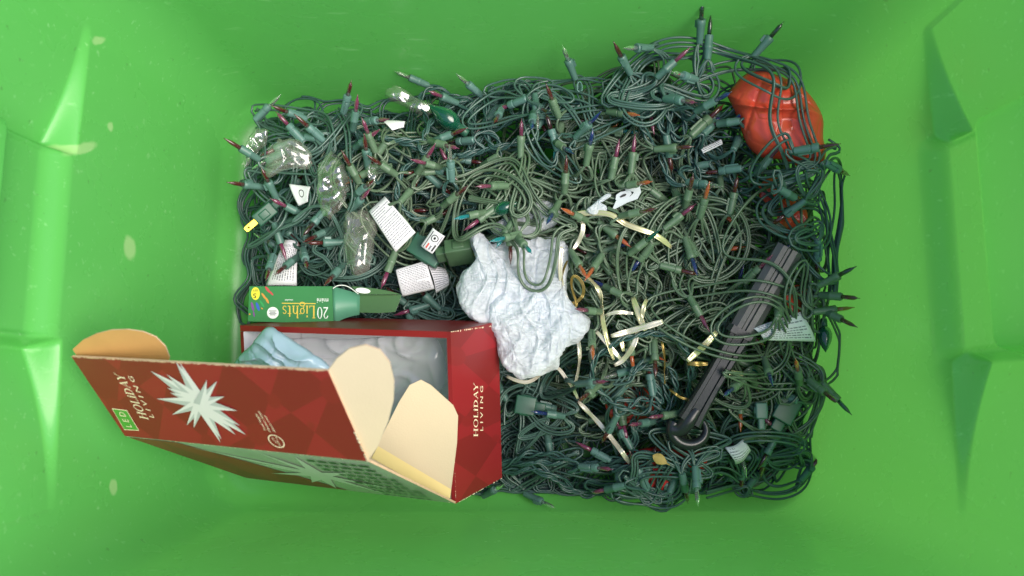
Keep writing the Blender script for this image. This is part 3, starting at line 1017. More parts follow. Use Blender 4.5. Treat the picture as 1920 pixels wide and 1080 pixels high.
def build_carton():
    BR = U(845, 622, .785); FR = U(843, 943, .80); BL = U(450, 610, .885)
    ex = unit(BL - BR); e = FR - BR; ey = unit(e - np.dot(e, ex) * ex); ez = np.cross(ex, ey)
    if np.dot(ez, CAM - BR) < 0: ez = -ez
    L = np.linalg.norm(BL - BR); W = float(np.dot(e, ey)); D = 0.092
    slant = ex * -0.012                     # the carton is a little racked
    q = lambda a, b, c: BR + ex * (a * L) + ey * (b * W) + (-ez * D + slant) * c
    root = empty('carton', q(.5, .5, 1), 'open red cardboard carton with white starburst print lying in the lower left', 'carton')
    R, WI, E = M['red_pat'], M['white_in'], M['card_edge']
    th = 0.0045

    def slab(name, p00, p10, p11, p01, inward, mo, mi_, t=th):
        P = [np.array(p) for p in (p00, p10, p11, p01)]
        return prism(name, P, t, [mo, mi_, mo], root, n=-unit(inward))
    rw = slab('end_panel', q(0, 0, 0), q(0, 1, 0), q(0, 1, 1), q(0, 0, 1), ex, R, WI)
    slab('back_panel', q(.017, 0, 0), q(1, 0, 0), q(1, 0, 1), q(.017, 0, 1), ey, M['red_card'], WI, 0.0065)
    slab('end_panel', q(1, .04, 0), q(1, .97, 0), q(1, .97, 1), q(1, .04, 1), -ex, R, WI)
    slab('front_panel', q(.017, 1, 0), q(1, 1, 0), q(1, 1, 1), q(.017, 1, 1), -ey, R, WI, 0.003)
    slab('bottom_panel', q(.018, .04, .97), q(.98, .04, .97), q(.98, .98, .97), q(.018, .98, .97), ez, M['red_card'], WI, 0.003)
    # lid, hinged on the front edge
    HR, HL = q(0, 1, 0), q(1, 1, 0)

    def fit(pr, pl):
        best = min(((lambda P: math.hypot(proj(P + ex * L)[0] - pl[0], proj(P + ex * L)[1] - pl[1]))(U(*pr, d)), d) for d in np.linspace(.5, .8, 301))
        return U(*pr, best[1]), best
    MR, b1 = fit((690, 865), (235, 810)); TR, b2 = fit((615, 695), (135, 655))
    ML, TL = MR + ex * L, TR + ex * L
    print('CARTON', L, W, 'lid', np.linalg.norm(MR - HR), 'tuck', np.linalg.norm(TR - MR), b1, b2, 'zmin', q(1, 1, 1)[2], q(1, 0, 1)[2], q(0, 0, 1)[2], 'px', proj(q(0, 0, 1)), proj(q(0, 1, 1)), proj(HL))
    nl = unit(np.cross(ML - MR, HR - MR)); nl = nl if np.dot(nl, CAM - MR) > 0 else -nl
    ns = unit(np.cross(ML - MR, TR - MR)); ns = ns if np.dot(ns, CAM - MR) > 0 else -ns
    lid = prism('lid', [HR, HL, ML, MR], 0.002, [M['greycard'], M['card_in'], M['card_edge']], root, n=nl)
    tuck = prism('tuck_panel', [MR, ML, TL, TR], 0.002, [R, M['card_in'], M['card_edge']], root, n=ns)
    PS = (MR, ns); PL = (MR, nl); PE = (q(0, 0, 0), unit(np.cross(q(0, 1, 0) - q(0, 0, 0), q(0, 0, 1) - q(0, 0, 0))))
    # side flaps
    def flap(name, pts, m, E0, E1, lean):
        e_ = unit(E1 - E0); n = np.array([0, 0, 1.0]) + np.array(lean); n = unit(n - np.dot(n, e_) * e_)
        P = np.array([hit(p[0], p[1], (E0 - n * .0015, n)) for p in pts])
        return prism(name, P, 0.0012, [m, m, M['card_edge']], root, n=n)
    dT, dM, dH = [float(-(p - CAM) @ np.array([0, -math.sin(TILT), math.cos(TILT)])) for p in (TR, MR, HR)]
    flap('side_flap', [(615, 695, dT + .001), (632, 672, dT + .012), (655, 654, dT + .025), (685, 647, dT + .04), (712, 656, dT + .052), (731, 680, dT + .06), (739, 716, dT + .066), (738, 750, dT + .066), (728, 790, dT + .064), (708, 838, dM + .01), (690, 863, dM + .002)], M['card_in'], TR, MR, (-.15, 0, 0))
    flap('side_flap', [(690, 865, dM + .003), (716, 818, dM + .012), (748, 754, dM + .03), (768, 722, dM + .04), (789, 712, dM + .05), (808, 722, dM + .058), (850, 760, dM + .075), (859, 780, dM + .08), (857, 830, dM + .095), (843, 943, dH - .002)], M['card_in'], q(0, .3, 0) + ez * .003, HR + ez * .003, (.05, -.1, 0))
    dTL, dML = [float(-(p - CAM) @ np.array([0, -math.sin(TILT), math.cos(TILT)])) for p in (TL, ML)]
    flap('side_flap', [(136, 655, dTL + .002), (155, 638, dTL + .01), (180, 626, dTL + .018), (208, 619, dTL + .026), (240, 618, dTL + .034), (268, 622, dTL + .04), (292, 632, dTL + .046), (310, 650, dTL + .05), (318, 670, dTL + .054), (300, 745, dML + .02), (236, 808, dML + .003)], M['kraft'], TL - ns * .003, ML - ns * .003, (-.2, -.3, 0))
    # fold shading painted as a yellow-beige strip along the hinge end of the flap
    fn = np.array([.05, -.1, 1.0]); fe = unit(HR - q(0, .3, 0)); fn = unit(fn - np.dot(fn, fe) * fe)
    print_on('fold_shade_strip', [[(697, 858), (843, 941), (846, 917), (709, 836)]], (q(0, .3, 0) + fn * .0015, fn), M['fold_shade'], root, lift=.0008)
    # star print
    zA = lambda x, y: (180 + x / 6.353, 660 + y / 6.353)
    cx, cy = 1250, 600
    tips = [(650, 222), (1000, 120), (955, 115), (845, 262), (850, 420), (885, 480), (725, 552), (910, 742), (1085, 870), (1170, 900), (1490, 1075), (1502, 1035), (1670, 980), (1795, 980), (1725, 870), (1690, 692), (1540, 520), (1452, 335), (1328, 325)]
    polys = []
    for i, (tx, ty) in enumerate(tips):
        dx, dy = tx - cx, ty - cy; l = math.hypot(dx, dy); dx /= l; dy /= l
        w = 78 if l < 560 else 92
        bx, by = cx - dx * 20, cy - dy * 20
        a = zA(bx - dy * w, by + dx * w); c_ = zA(bx + dy * w, by - dx * w); b_ = zA(bx, by); t = zA(tx, ty)
        polys += [(0, [b_, a, t]), (1, [b_, c_, t])]
    print_on('star_print', polys, PS, [M['star'], M['star2']], tuck)
    zt = lambda a, b: zA(a, b)
    text_on('lettering', 'HOLIDAY', PS, zt(636, 806), zt(322, 262), zt(532, 782), M['cream'], tuck, True)
    text_on('lettering', 'L I V I N G', PS, zt(702, 790), zt(438, 290), zt(642, 774), M['cream'], tuck)
    bd = [zt(190, 668), zt(370, 690), zt(518, 935), zt(340, 925)]
    ctr = np.mean(bd, axis=0)
    shrink = lambda f: [tuple(ctr + (np.array(p) - ctr) * f) for p in bd]
    print_on('badge', [(0, shrink(1.0)), (1, shrink(.93))], PS, [M['cream'], M['led']], tuck, stepz=.0001)
    text_on('lettering', 'L E D', PS, zt(440, 898), zt(338, 712), zt(366, 888), M['cream'], tuck, lift=.0007)
    z4 = lambda x, y: (460 + x / 9.82, 740 + y / 9.82)
    for t, s_, e_ in (('Total height', (400, 668), (222, 352)), ('Hauteur totale', (478, 685), (268, 296)), ('Altura total', (572, 692), (386, 388))):
        text_on('lettering', t, PS, z4(*s_), z4(*e_), z4(s_[0] - 52, s_[1] - 14), M['cream'], tuck)
    C0 = hit(*z4(575, 852), PS); ua = unit(ML - MR); ub = np.cross(ns, ua); rr = .0078
    V, F = [], []
    for i in range(32):
        a = 2 * math.pi * i / 32
        for r_ in (rr, rr * .87): V.append(C0 + ns * .0004 + r_ * (ua * math.cos(a) + ub * math.sin(a)))
    F = [[2 * i, (2 * i + 2) % 64, (2 * i + 3) % 64, 2 * i + 1] for i in range(32)]
    link('emblem_ring', me_py('emblem_ring', V, F), M['cream'], tuck)
    text_on('lettering', '1.2 ft', PS, z4(615, 905), z4(520, 790), z4(560, 890), M['cream'], tuck)
    text_on('lettering', '36.8 cm', PS, z4(665, 950), z4(575, 770), z4(628, 940), M['cream'], tuck)
    # print on the lid: brown end, pale spikes and lines of type
    def lid_print(polys, m, lift):
        V, F = [], []
        for k, q_ in enumerate(polys):
            b = len(V)
            V += [MR + (ML - MR) * u + (HR - MR) * v + nl * (lift + k * .00002) for u, v in q_]
            F.append(list(range(b, b + len(q_))))
        link('lid_print', me_py('lid_print', V, F), m, lid)
    lid_print([[(.995, .02), (.78, .02), (.66, .35), (.48, .98), (.995, .98)]], M['red_pat'], .0003)
    spk = []
    for tu, tv in ((.76, .10), (.64, .36), (.70, .66), (.52, .95), (.30, .06), (.21, .34), (.14, .72), (.27, .94), (.44, .05), (.58, .82)):
        du, dv = tu - .41, (tv - .52) * .6; l = math.hypot(du, dv); du /= l; dv /= l
        spk.append([(.41 - dv * .035, .52 + du * .055), (tu, tv), (.41 + dv * .035, .52 - du * .055)])
    lid_print(spk, M['greycard2'], .0006)
    ty_ = []
    for r_ in range(9):
        u = .04 + .012 * (r_ % 3)
        while u < .27:
            w_ = random.uniform(.012, .04); v = .10 + r_ * .095
            ty_.append([(u, v), (u + w_, v), (u + w_, v + .035), (u, v + .035)]); u += w_ + .009
    lid_print(ty_, M['darkprint'], .0010)
    # end panel lettering
    text_on('lettering', 'HOLIDAY', PE, (895.5, 819), (895.5, 718), (887.5, 819), M['cream'], rw, True)
    text_on('lettering', 'L I V I N G', PE, (905, 809), (905, 724), (899.5, 809), M['cream'], rw)
    # worn edges
    wear('worn_edge', MR, ML, unit(ns + nl), M['cream'], tuck, .0006, 1, 200, .3)
    wear('worn_edge', TR, TL, ns, M['card_edge'], tuck, .0016, 2, 160, .8)
    wear('worn_edge', MR, MR + (TR - MR) * .35, ns, M['cream'], tuck, .0022, 3, 60, .6)
    wear('worn_edge', q(0, 0, 0) + ez * .0005, q(0, .02, .9), -ex, M['cream'], rw, .0014, 4, 70, .4)
    wear('worn_edge', q(0, 1, 0), q(0, 1, 1), -ex, M['cream'], rw, .0010, 5, 90, .35)
    wear('worn_edge', q(0, .5, 0), q(0, 1, 0), -ex, M['cream'], rw, .0009, 6, 120, .3)
    # film liner
    pin = (q(.5, .5, .62), ez)
    crumple('plastic_liner', [(470, 640), (560, 632), (700, 632), (830, 640), (836, 720), (800, 780), (690, 790), (560, 780), (475, 740)], pin, 0.008, M['liner'], 41, amps=(.004, .002, 0), cell=.06, edge=.02, smooth=True, sheet=True,
            folds=[(0.5, 60, .006), (1.9, 90, .003)], label='clear crinkled plastic liner spread inside the red carton', cat='liner')
    pb = (q(.75, .3, .05), unit(ez + 0.35 * ey))
    crumple('film_pouch', [(443, 676), (462, 655), (482, 635), (500, 613), (512, 612), (540, 630), (580, 656), (620, 690), (560, 705), (500, 700)], pb, 0.012, M['blue_film'], 43, amps=(.006, .003, 0), cell=.04, edge=.02, under=.2,
            folds=[(0.3, 110, .006)], label='pale blue folded film pouch poking out of the red carton', cat='pouch')


build_carton()


# ------------------------------------------------------------------ small green light box
def build_small_box():
    z5 = lambda x, y: (440 + x / 5.647, 520 + y / 5.647)
    A = Zp(*z5(155, 95), .100); n = unit([0.03, -0.02, 1.0]); PT = (A, n)
    cs = [hit(*z5(*p), PT) for p in ((155, 95), (1035, 95), (1050, 493), (140, 466))]
    root = empty('light_box', (np.mean([c[0] for c in cs]), np.mean([c[1] for c in cs]), .064), 'small green mini light box lying upside down above the red carton', 'box')
    body = prism('box_body', cs, 0.036, [M['gbox'], M['gbox_dk'], M['gbox']], root, n=n)
    # curved open end flap
    e0, e1 = cs[1], cs[2]
    outer0, outer1 = hit(*z5(1318, 172), PT), hit(*z5(1312, 392), PT)
    V, F = [], []
    k = 8
    for i in range(k + 1):
        f = i / k
        bow = -0.006 * f * f
        notch = math.sin(math.pi * min(1, f * 1.0)) * 0.0
        V += [e0 + (outer0 - e0) * f + n * bow + 0.0 * e0, e1 + (outer1 - e1) * f + n * bow + 0.0015 * unit(e0 - e1) * math.sin(math.pi * f)]
    F = [[2 * i, 2 * i + 2, 2 * i + 3, 2 * i + 1] for i in range(k)]
    o = link('end_flap', me_py('end_flap', V, F, smooth=True), M['gbox_in'], root)
    md = o.modifiers.new('thick', 'SOLIDIFY'); md.thickness = 0.0006
    for pts, m, dz in (([(1312, 186), (1765, 186), (1745, 260), (1700, 366), (1540, 378), (1318, 372)], M['gbox_dk'], -.006), ([(1235, 96), (1330, 100), (1500, 120), (1640, 145), (1762, 180), (1330, 182)], M['gbox_dk'], -.001)):
        pl = (A + n * dz, n)
        prism('end_flap', [hit(*z5(*p), pl) for p in pts], 0.0006, [m, M['gbox_in'], M['white_print']], root, n=n)
    link('cut_edge', me_np('cut_edge', *tube(spline([hit(*z5(*p), (A + n * .004, n)) for p in ((1040, 118), (1080, 92), (1140, 84), (1200, 98), (1250, 130), (1310, 176))], .002), .0006, 5)), M['white_print'], root)
    text_on('lettering', '20', PT, z5(993, 316), z5(866, 316), z5(993, 438), M['white_print'], body, True)
    text_on('lettering', 'Lights', PT, z5(856, 300), z5(500, 300), z5(856, 434), M['gold_print'], body, True)
    text_on('lettering', 'mini', PT, z5(996, 222), z5(872, 222), z5(996, 275), M['white_print'], body)
    text_on('lettering', 'multi', PT, z5(620, 232), z5(535, 232), z5(620, 252), M['white_print'], body)
    print_on('gold_rule', [[z5(500, 270), z5(860, 274), z5(860, 283), z5(500, 279)]], PT, M['gold_print'], body)
    print_on('sticker', [disc_px(*z5(405, 376), 11, 11)], PT, M['white_print'], body)
    print_on('sticker_print', [[z5(365 + (i % 2) * 10, 352 + i * 14), z5(445 - (i % 2) * 12, 352 + i * 14), z5(445 - (i % 2) * 12, 360 + i * 14), z5(365 + (i % 2) * 10, 360 + i * 14)] for i in range(4)], PT, M['ink_grey'], body, lift=.0006)
    print_on('yellow_spot', [disc_px(*z5(222, 172), 8.2, 12)], PT, M['ylw'], body, lift=.0005)
    text_on('lettering', '5', PT, z5(236, 172), z5(198, 172), z5(236, 222), M['ink'], body, lift=.0008)
    text_on('lettering', 'SET', PT, z5(250, 130), z5(196, 130), z5(250, 150), M['ink'], body, lift=.0008)
    print_on('sticker', [disc_px(*z5(1360, 142), 14, 5, ang=.12)], (A, n), M['white_print'], body, lift=.0008)
    for (x, y, l, w, a, c) in [(350, 130, 70, 24, .9, 'red'), (385, 165, 60, 18, .8, 'red'), (310, 200, 70, 20, .95, 'orange'), (345, 245, 60, 20, 1.1, 'orange'), (290, 280, 75, 18, 1.0, 'green'), (245, 310, 80, 26, 1.25, 'blue'), (190, 310, 85, 26, 1.35, 'violet'), (205, 390, 50, 16, 1.4, 'violet'), (160, 390, 16, 14, 0, 'orange'), (290, 330, 20, 12, .6, 'orange')]:
        cxy = z5(x, y)
        print_on('bulb_print', [disc_px(cxy[0], cxy[1], l / 5.647 * .6, w / 5.647 * .6, 12, a)], PT, M['pr_' + c], body, lift=.0004 + .00005 * random.random())


build_small_box()

# ------------------------------------------------------------------ light strings
_sock = {}


def sock_mesh(v):
    prof = [(0, .0030), (.001, .0040), (.006, .0043), (.0165, .0045), (.017, .0040), (.0185, .0040), (.019, .0049), (.0245, .0050), (.0255, .0046), (.026, .0030)]
    if v == 1: prof = [(0, .0034), (.002, .0042), (.012, .0045), (.0125, .0049), (.0145, .0049), (.015, .0045), (.0245, .0047), (.026, .0042), (.026, .0028)]
    if v == 2: prof = [(0, .0028), (.001, .0038), (.010, .0041), (.018, .0046), (.0215, .0051), (.0255, .0052), (.0265, .0044), (.0265, .003)]
    V, F = lathe(prof, 12)
    # moulded clip on one side
    if v != 1:
        b = len(V)
        x0, x1, y0, y1, z0, z1 = (.004, .019, .0035, .0058, -.0016, .0016) if v == 0 else (.017, .0245, .004, .0068, -.0022, .0022)
        V += [(x, y, z) for x in (x0, x1) for y in (y0, y1) for z in (z0, z1)]
        F += [[b, b + 1, b + 3, b + 2], [b + 4, b + 6, b + 7, b + 5], [b, b + 4, b + 5, b + 1], [b + 2, b + 3, b + 7, b + 6], [b, b + 2, b + 6, b + 4], [b + 1, b + 5, b + 7, b + 3]]
    me = me_py('socket', V, F, smooth=True)
    me.set_sharp_from_angle(angle=math.radians(40))
    return me


def bulb_mesh(v):
    prof = [(.024, .0025), (.034, .0026), (.0385, .0024), (.0415, .0016), (.0445, .0007), (.047, .0004)]
    if v == 1: prof = [(.024, .0024), (.037, .0026), (.0400, .0025), (.0425, .0012), (.0435, .0005), (.0465, .0003)]
    V, F = lathe(prof, 10)
    return me_py('bulb', V, F, smooth=True)


SOCK = {}
for f in 'TBO':
    for v in range(3):
        me = sock_mesh(v); me.materials.append(M['sock' + f]); SOCK[f, v] = me
BULB = {}
for c in 'rpobgktadc':
    for v in range(2):
        me = bulb_mesh(v); me.materials.append(M['bulb_' + c]); BULB[c, v] = me


def xform_from_x(d, roll=0.0):
    d = Vector(d).normalized()
    up = Vector((0, 0, 1)) if abs(d.z) < .95 else Vector((0, 1, 0))
    y = up.cross(d).normalized(); z = d.cross(y)
    m = Matrix((d, y, z)).transposed()
    return m @ Matrix.Rotation(roll, 3, 'X')


# measured sockets: view, base x y, tip x y, cord family, bulb colour (n: bulb hidden below)
VIEW = {1: (420, 20, 3.31), 2: (1000, 20, 3.095), 3: (420, 330, 3.31), 4: (1000, 330, 3.095), 5: (900, 640, 2.667)}
RAW = """1 190 680 370 545 T c|1 510 675 365 655 T r|1 620 810 480 700 T r|1 220 925 60 845 T r|1 740 640 810 525 T r|1 800 745 860 600 T p|1 860 690 1045 725 T p|1 810 855 990 790 T p
1 895 990 900 870 T r|1 940 880 885 720 O p|1 1270 465 1070 415 T c|1 1600 530 1495 480 T c|1 1880 545 1760 560 T n|1 1450 575 1310 565 T p|1 1730 595 1680 755 T r|1 1920 630 1905 770 T b
1 1270 810 1465 890 O p|1 1200 1010 1325 875 O p|1 1415 1060 1412 910 T c|1 1840 915 1845 710 O p|1 1555 800 1470 790 T n|1 1700 900 1590 950 O n|1 1350 975 1200 975 O p|1 1240 1000 1330 1060 T n
1 840 1070 800 990 O r|1 1070 1020 945 962 O r|1 1000 825 935 880 O n|1 570 795 440 755 T n|2 965 190 945 65 T k|2 1010 285 1010 65 T k|2 1275 270 1410 125 T k|2 690 215 505 280 T c
2 565 370 445 260 T r|2 715 390 885 260 T p|2 245 400 160 275 T c|2 760 510 900 595 T p|2 945 400 770 425 T c|2 940 585 1080 545 T b|2 910 730 1130 520 O r|2 985 720 1075 620 T n
2 1200 640 1085 630 T n|2 1355 490 1255 555 T n|2 430 585 590 660 O o|2 150 620 95 535 O r|2 240 740 340 670 T b|2 110 750 220 875 O b|2 305 900 330 735 O b|2 450 980 490 770 O p
2 565 955 578 745 O p|2 700 805 910 820 O r|2 180 1060 183 885 O r|2 1510 815 1725 815 T r|2 1020 890 920 890 T n|2 1210 915 1090 910 T n|2 1290 950 1350 870 T p
2 1690 880 1800 900 T n|4 890 35 1055 105 T c|2 770 720 795 795 T n|2 1160 810 1195 750 T n|4 1090 75 1095 0 O n|3 250 70 95 85 T r|3 330 150 285 0 T r|3 500 245 335 180 T p
3 800 130 960 70 T r|3 780 220 935 125 T p|3 660 330 585 400 T r|3 755 410 530 435 T r|3 305 490 308 670 T r|3 490 450 560 600 T r|3 1760 60 1570 105 O p|3 1355 190 1520 100 O r
3 1620 225 1440 300 O t|3 1840 360 1655 435 O t|3 1810 370 1880 475 O t|3 1090 165 1135 90 O n|3 1250 290 1330 230 O n|3 740 550 690 650 T r|3 1160 920 1140 850 T n|3 460 500 395 595 T r
4 150 150 70 310 O b|4 500 60 640 75 O o|4 680 80 790 140 O n|4 500 235 690 220 O r|4 755 310 930 175 O p|4 880 190 890 45 O r|4 965 245 985 75 O o|4 1140 225 1165 15 O r
4 555 455 710 340 O g|4 215 430 300 610 O o|4 400 455 290 620 O o|4 1225 620 1340 485 O p|4 905 700 1010 905 O p|4 390 790 275 790 O p|4 335 900 330 1070 O o|4 310 260 190 235 O o
4 1650 640 1810 550 O k|4 1620 790 1855 765 O a|4 1660 690 1785 722 O r|4 1680 780 1775 865 O r|4 1650 370 1665 430 T n|4 1580 140 1500 200 T n|4 1430 75 1520 100 T n|4 1420 820 1440 740 O n
4 1560 280 1530 350 O n|4 850 150 840 90 O n|4 890 365 950 425 O n|4 690 390 650 445 O n|4 510 690 450 650 O n|4 650 1010 690 960 O n|5 480 215 595 205 T p|5 600 215 480 300 O r
5 420 375 255 350 T b|5 1000 360 825 380 O p|5 870 400 725 415 T p|5 690 365 655 440 T n|5 1320 190 1185 275 O b|5 1340 140 1390 210 O n|5 1420 85 1418 200 O b|5 1600 215 1555 140 O o
5 1640 190 1740 310 O r|5 1710 210 1835 365 O g|5 1590 300 1530 270 T n|5 495 625 650 630 T p|5 690 700 700 630 T n|5 725 720 635 750 T n|5 1075 625 1070 815 T c|5 1010 660 1030 720 T n
5 220 760 375 825 T c|5 1600 700 1680 625 T n|5 1340 730 1390 680 T n|5 1600 560 1540 500 T n|5 1310 600 1320 660 T n|5 1425 530 1430 590 T n|5 15 775 90 722 T c|5 880 90 830 95 O n"""
HAND = []
for it in RAW.replace('\n', '|').split('|'):
    v, a, b, c, d, f, col = it.split()
    x0, y0, s = VIEW[int(v)]
    HAND.append((x0 + float(a) / s, y0 + float(b) / s, x0 + float(c) / s, y0 + float(d) / s, f, col))

# the strings: family, centre of gravity, label, late, explicit runs of cord
STR = [
    ('T', 700, 250, 'teal light string with burgundy bulbs coiled right of the crinkled clear film', 0, []),
    ('T', 610, 440, 'teal light string hanging down beside the small green light box', 0, []),
    ('O', 790, 330, 'sage green light string left of the white bag above the large printed tag', 0, []),
    ('O', 1010, 330, 'sage green light string with blue bulbs heaped above the white bag', 0, []),
    ('O', 900, 430, 'sage green light string with three turquoise bulbs at the top of the white bag', 1, [[(905, 400), (955, 452), (972, 470), (975, 520), (988, 548), (1012, 552), (1030, 520), (1040, 470), (1050, 440), (1080, 430)]]),
    ('O', 1130, 270, 'sage green light string with two upright magenta bulbs near the top middle', 0, []),
    ('O', 1120, 490, 'sage green light string with crossed orange bulbs right of the white bag', 0, []),
    ('O', 1230, 370, 'sage green light string left of the black hooked bar with orange bulb upright', 0, []),
    ('O', 1330, 560, 'sage green light string making wide loops over the worn end of the bar', 1, [[(1180, 560), (1170, 470), (1210, 415), (1290, 385), (1370, 400), (1397, 450), (1370, 510), (1300, 520), (1290, 470), (1340, 440), (1430, 470), (1500, 540)],
                                                                                                [(1290, 560), (1262, 520), (1262, 440), (1310, 395), (1400, 400), (1480, 440), (1530, 520)]]),
    ('O', 1170, 680, 'sage green light string coiled under the curls of pale gold ribbon', 0, [[(1060, 720), (1150, 700), (1240, 705), (1310, 700)], [(1150, 740), (1190, 770), (1260, 775), (1310, 750)]]),
    ('O', 1400, 720, 'sage green light string spread right of the hooked end of the bar', 1, [[(1370, 760), (1420, 805), (1480, 805), (1525, 760), (1530, 690)]]),
    ('O', 1560, 590, 'sage green light string bulging against the right tote wall with amber bulb', 2, [[(1210, 575), (1290, 550), (1390, 548), (1460, 570), (1520, 590)], [(1350, 480), (1410, 500), (1455, 540), (1475, 590), (1470, 640)], [(1480, 560), (1530, 575), (1570, 600), (1592, 645), (1575, 695), (1535, 722), (1480, 728), (1400, 725), (1330, 700)]]),
    ('T', 900, 190, 'teal light string along the top edge beside the long clear wrapper', 0, [[(790, 165), (860, 172), (900, 190), (960, 200)], [(950, 165), (1010, 148), (1050, 165), (1060, 200)]]),
    ('T', 1040, 190, 'teal light string with clear bulbs crossing the top edge of the heap', 0, [[(1000, 180), (1080, 150), (1130, 150), (1180, 160)], [(985, 230), (1060, 215), (1130, 200), (1200, 175)]]),
    ('T', 960, 780, 'dark teal light string piled right of the red carton end', 0, [[(940, 800), (950, 740), (1010, 725), (1060, 750), (1040, 800), (970, 820)]]),
    ('T', 1130, 850, 'teal light string trailing along the lower tote wall beside the red cloth', 1, [[(920, 870), (980, 865), (1040, 890), (1090, 925), (1180, 945), (1250, 938), (1280, 905), (1270, 860)], [(930, 885), (1000, 880), (1060, 915), (1150, 940), (1230, 945), (1275, 920)]]),
    ('T', 1300, 890, 'teal light string with upright clear bulb beneath the black hook', 1, [[(1180, 850), (1240, 860), (1300, 885), (1340, 880), (1380, 900)], [(1310, 920), (1380, 912), (1430, 928), (1490, 925), (1520, 895), (1530, 860)]]),
    ('T', 1470, 830, 'teal light string filling the lower right corner of the tote', 0, [[(1530, 700), (1545, 760), (1535, 820), (1510, 800), (1480, 840), (1430, 900), (1370, 890)], [(1545, 740), (1530, 830), (1535, 870)]]),
    ('T', 1350, 230, 'teal light string knotted left of the glossy red bag', 0, []),
    ('T', 1300, 100, 'teal light string arching highest against the far tote wall', 2, [[(1130, 210), (1165, 150), (1230, 95), (1310, 74), (1380, 95), (1440, 130), (1465, 200), (1475, 260), (1490, 330)],
                                                                                [(1470, 350), (1440, 300), (1420, 240), (1428, 170), (1400, 115), (1340, 88), (1290, 100), (1215, 120), (1180, 180)],
                                                                                [(1200, 240), (1245, 180), (1300, 130), (1370, 108), (1445, 112), (1465, 160), (1452, 210)]]),
    ('T', 1545, 340, 'teal light string looping down the right tote wall below the red bag', 2, [[(1500, 380), (1525, 325), (1560, 303), (1583, 320), (1594, 390), (1585, 450), (1568, 500), (1550, 560)], [(1510, 360), (1545, 310), (1572, 305), (1586, 350), (1588, 410), (1575, 470), (1560, 515)],
                                                                                      [(1440, 400), (1500, 350), (1535, 370), (1548, 420), (1530, 460)]]),
    ('T', 490, 390, 'teal light string with brass pronged plug against the left tote wall', 1, [[(480, 340), (505, 370), (515, 430), (495, 440)]]),
    ('T', 500, 240, 'teal light string sweeping round the clear wrappers in the top left', 1, [[(445, 213), (510, 235), (560, 268), (590, 320), (596, 380), (570, 420), (520, 445), (470, 470)], [(455, 205), (520, 200), (580, 205), (620, 225)], [(450, 220), (525, 243), (572, 290), (585, 350), (590, 400), (560, 430)],
                                                                                   [(640, 520), (610, 480), (590, 470), (640, 430), (672, 380), (660, 320), (655, 260), (630, 210)]]),
    ('T', 700, 570, 'dark teal light string sunk between the small green box and white bag', 0, [[(770, 590), (800, 560), (830, 530), (840, 500)], [(760, 570), (800, 600), (860, 590), (890, 580)]]),
]
CAND = {'T': 'rrppdcbr', 'O': 'pprroobt'}
assign = {i: [] for i in range(len(STR))}
for h in HAND:
    best = min((math.hypot(h[0] - s[1], h[1] - s[2]), i) for i, s in enumerate(STR) if s[0] == h[4])
    assign[best[1]].append(h)
FINAL = []          # sockets to lift onto the finished heap


def rand_in(cx, cy, rx, ry):
    for _ in range(60):
        x, y = random.gauss(cx, rx), random.gauss(cy, ry)
        if inside(OUT, x, y) and not (x < 945 and y > 600): return x, y
    return cx, cy


def banned(x, y, late):
    if 1375 < x < 1548 and 140 < y < 312: return True
    if 455 < x < 760 and 528 < y: return True
    return bool(late) and 868 < x < 1085 and 448 < y < 715


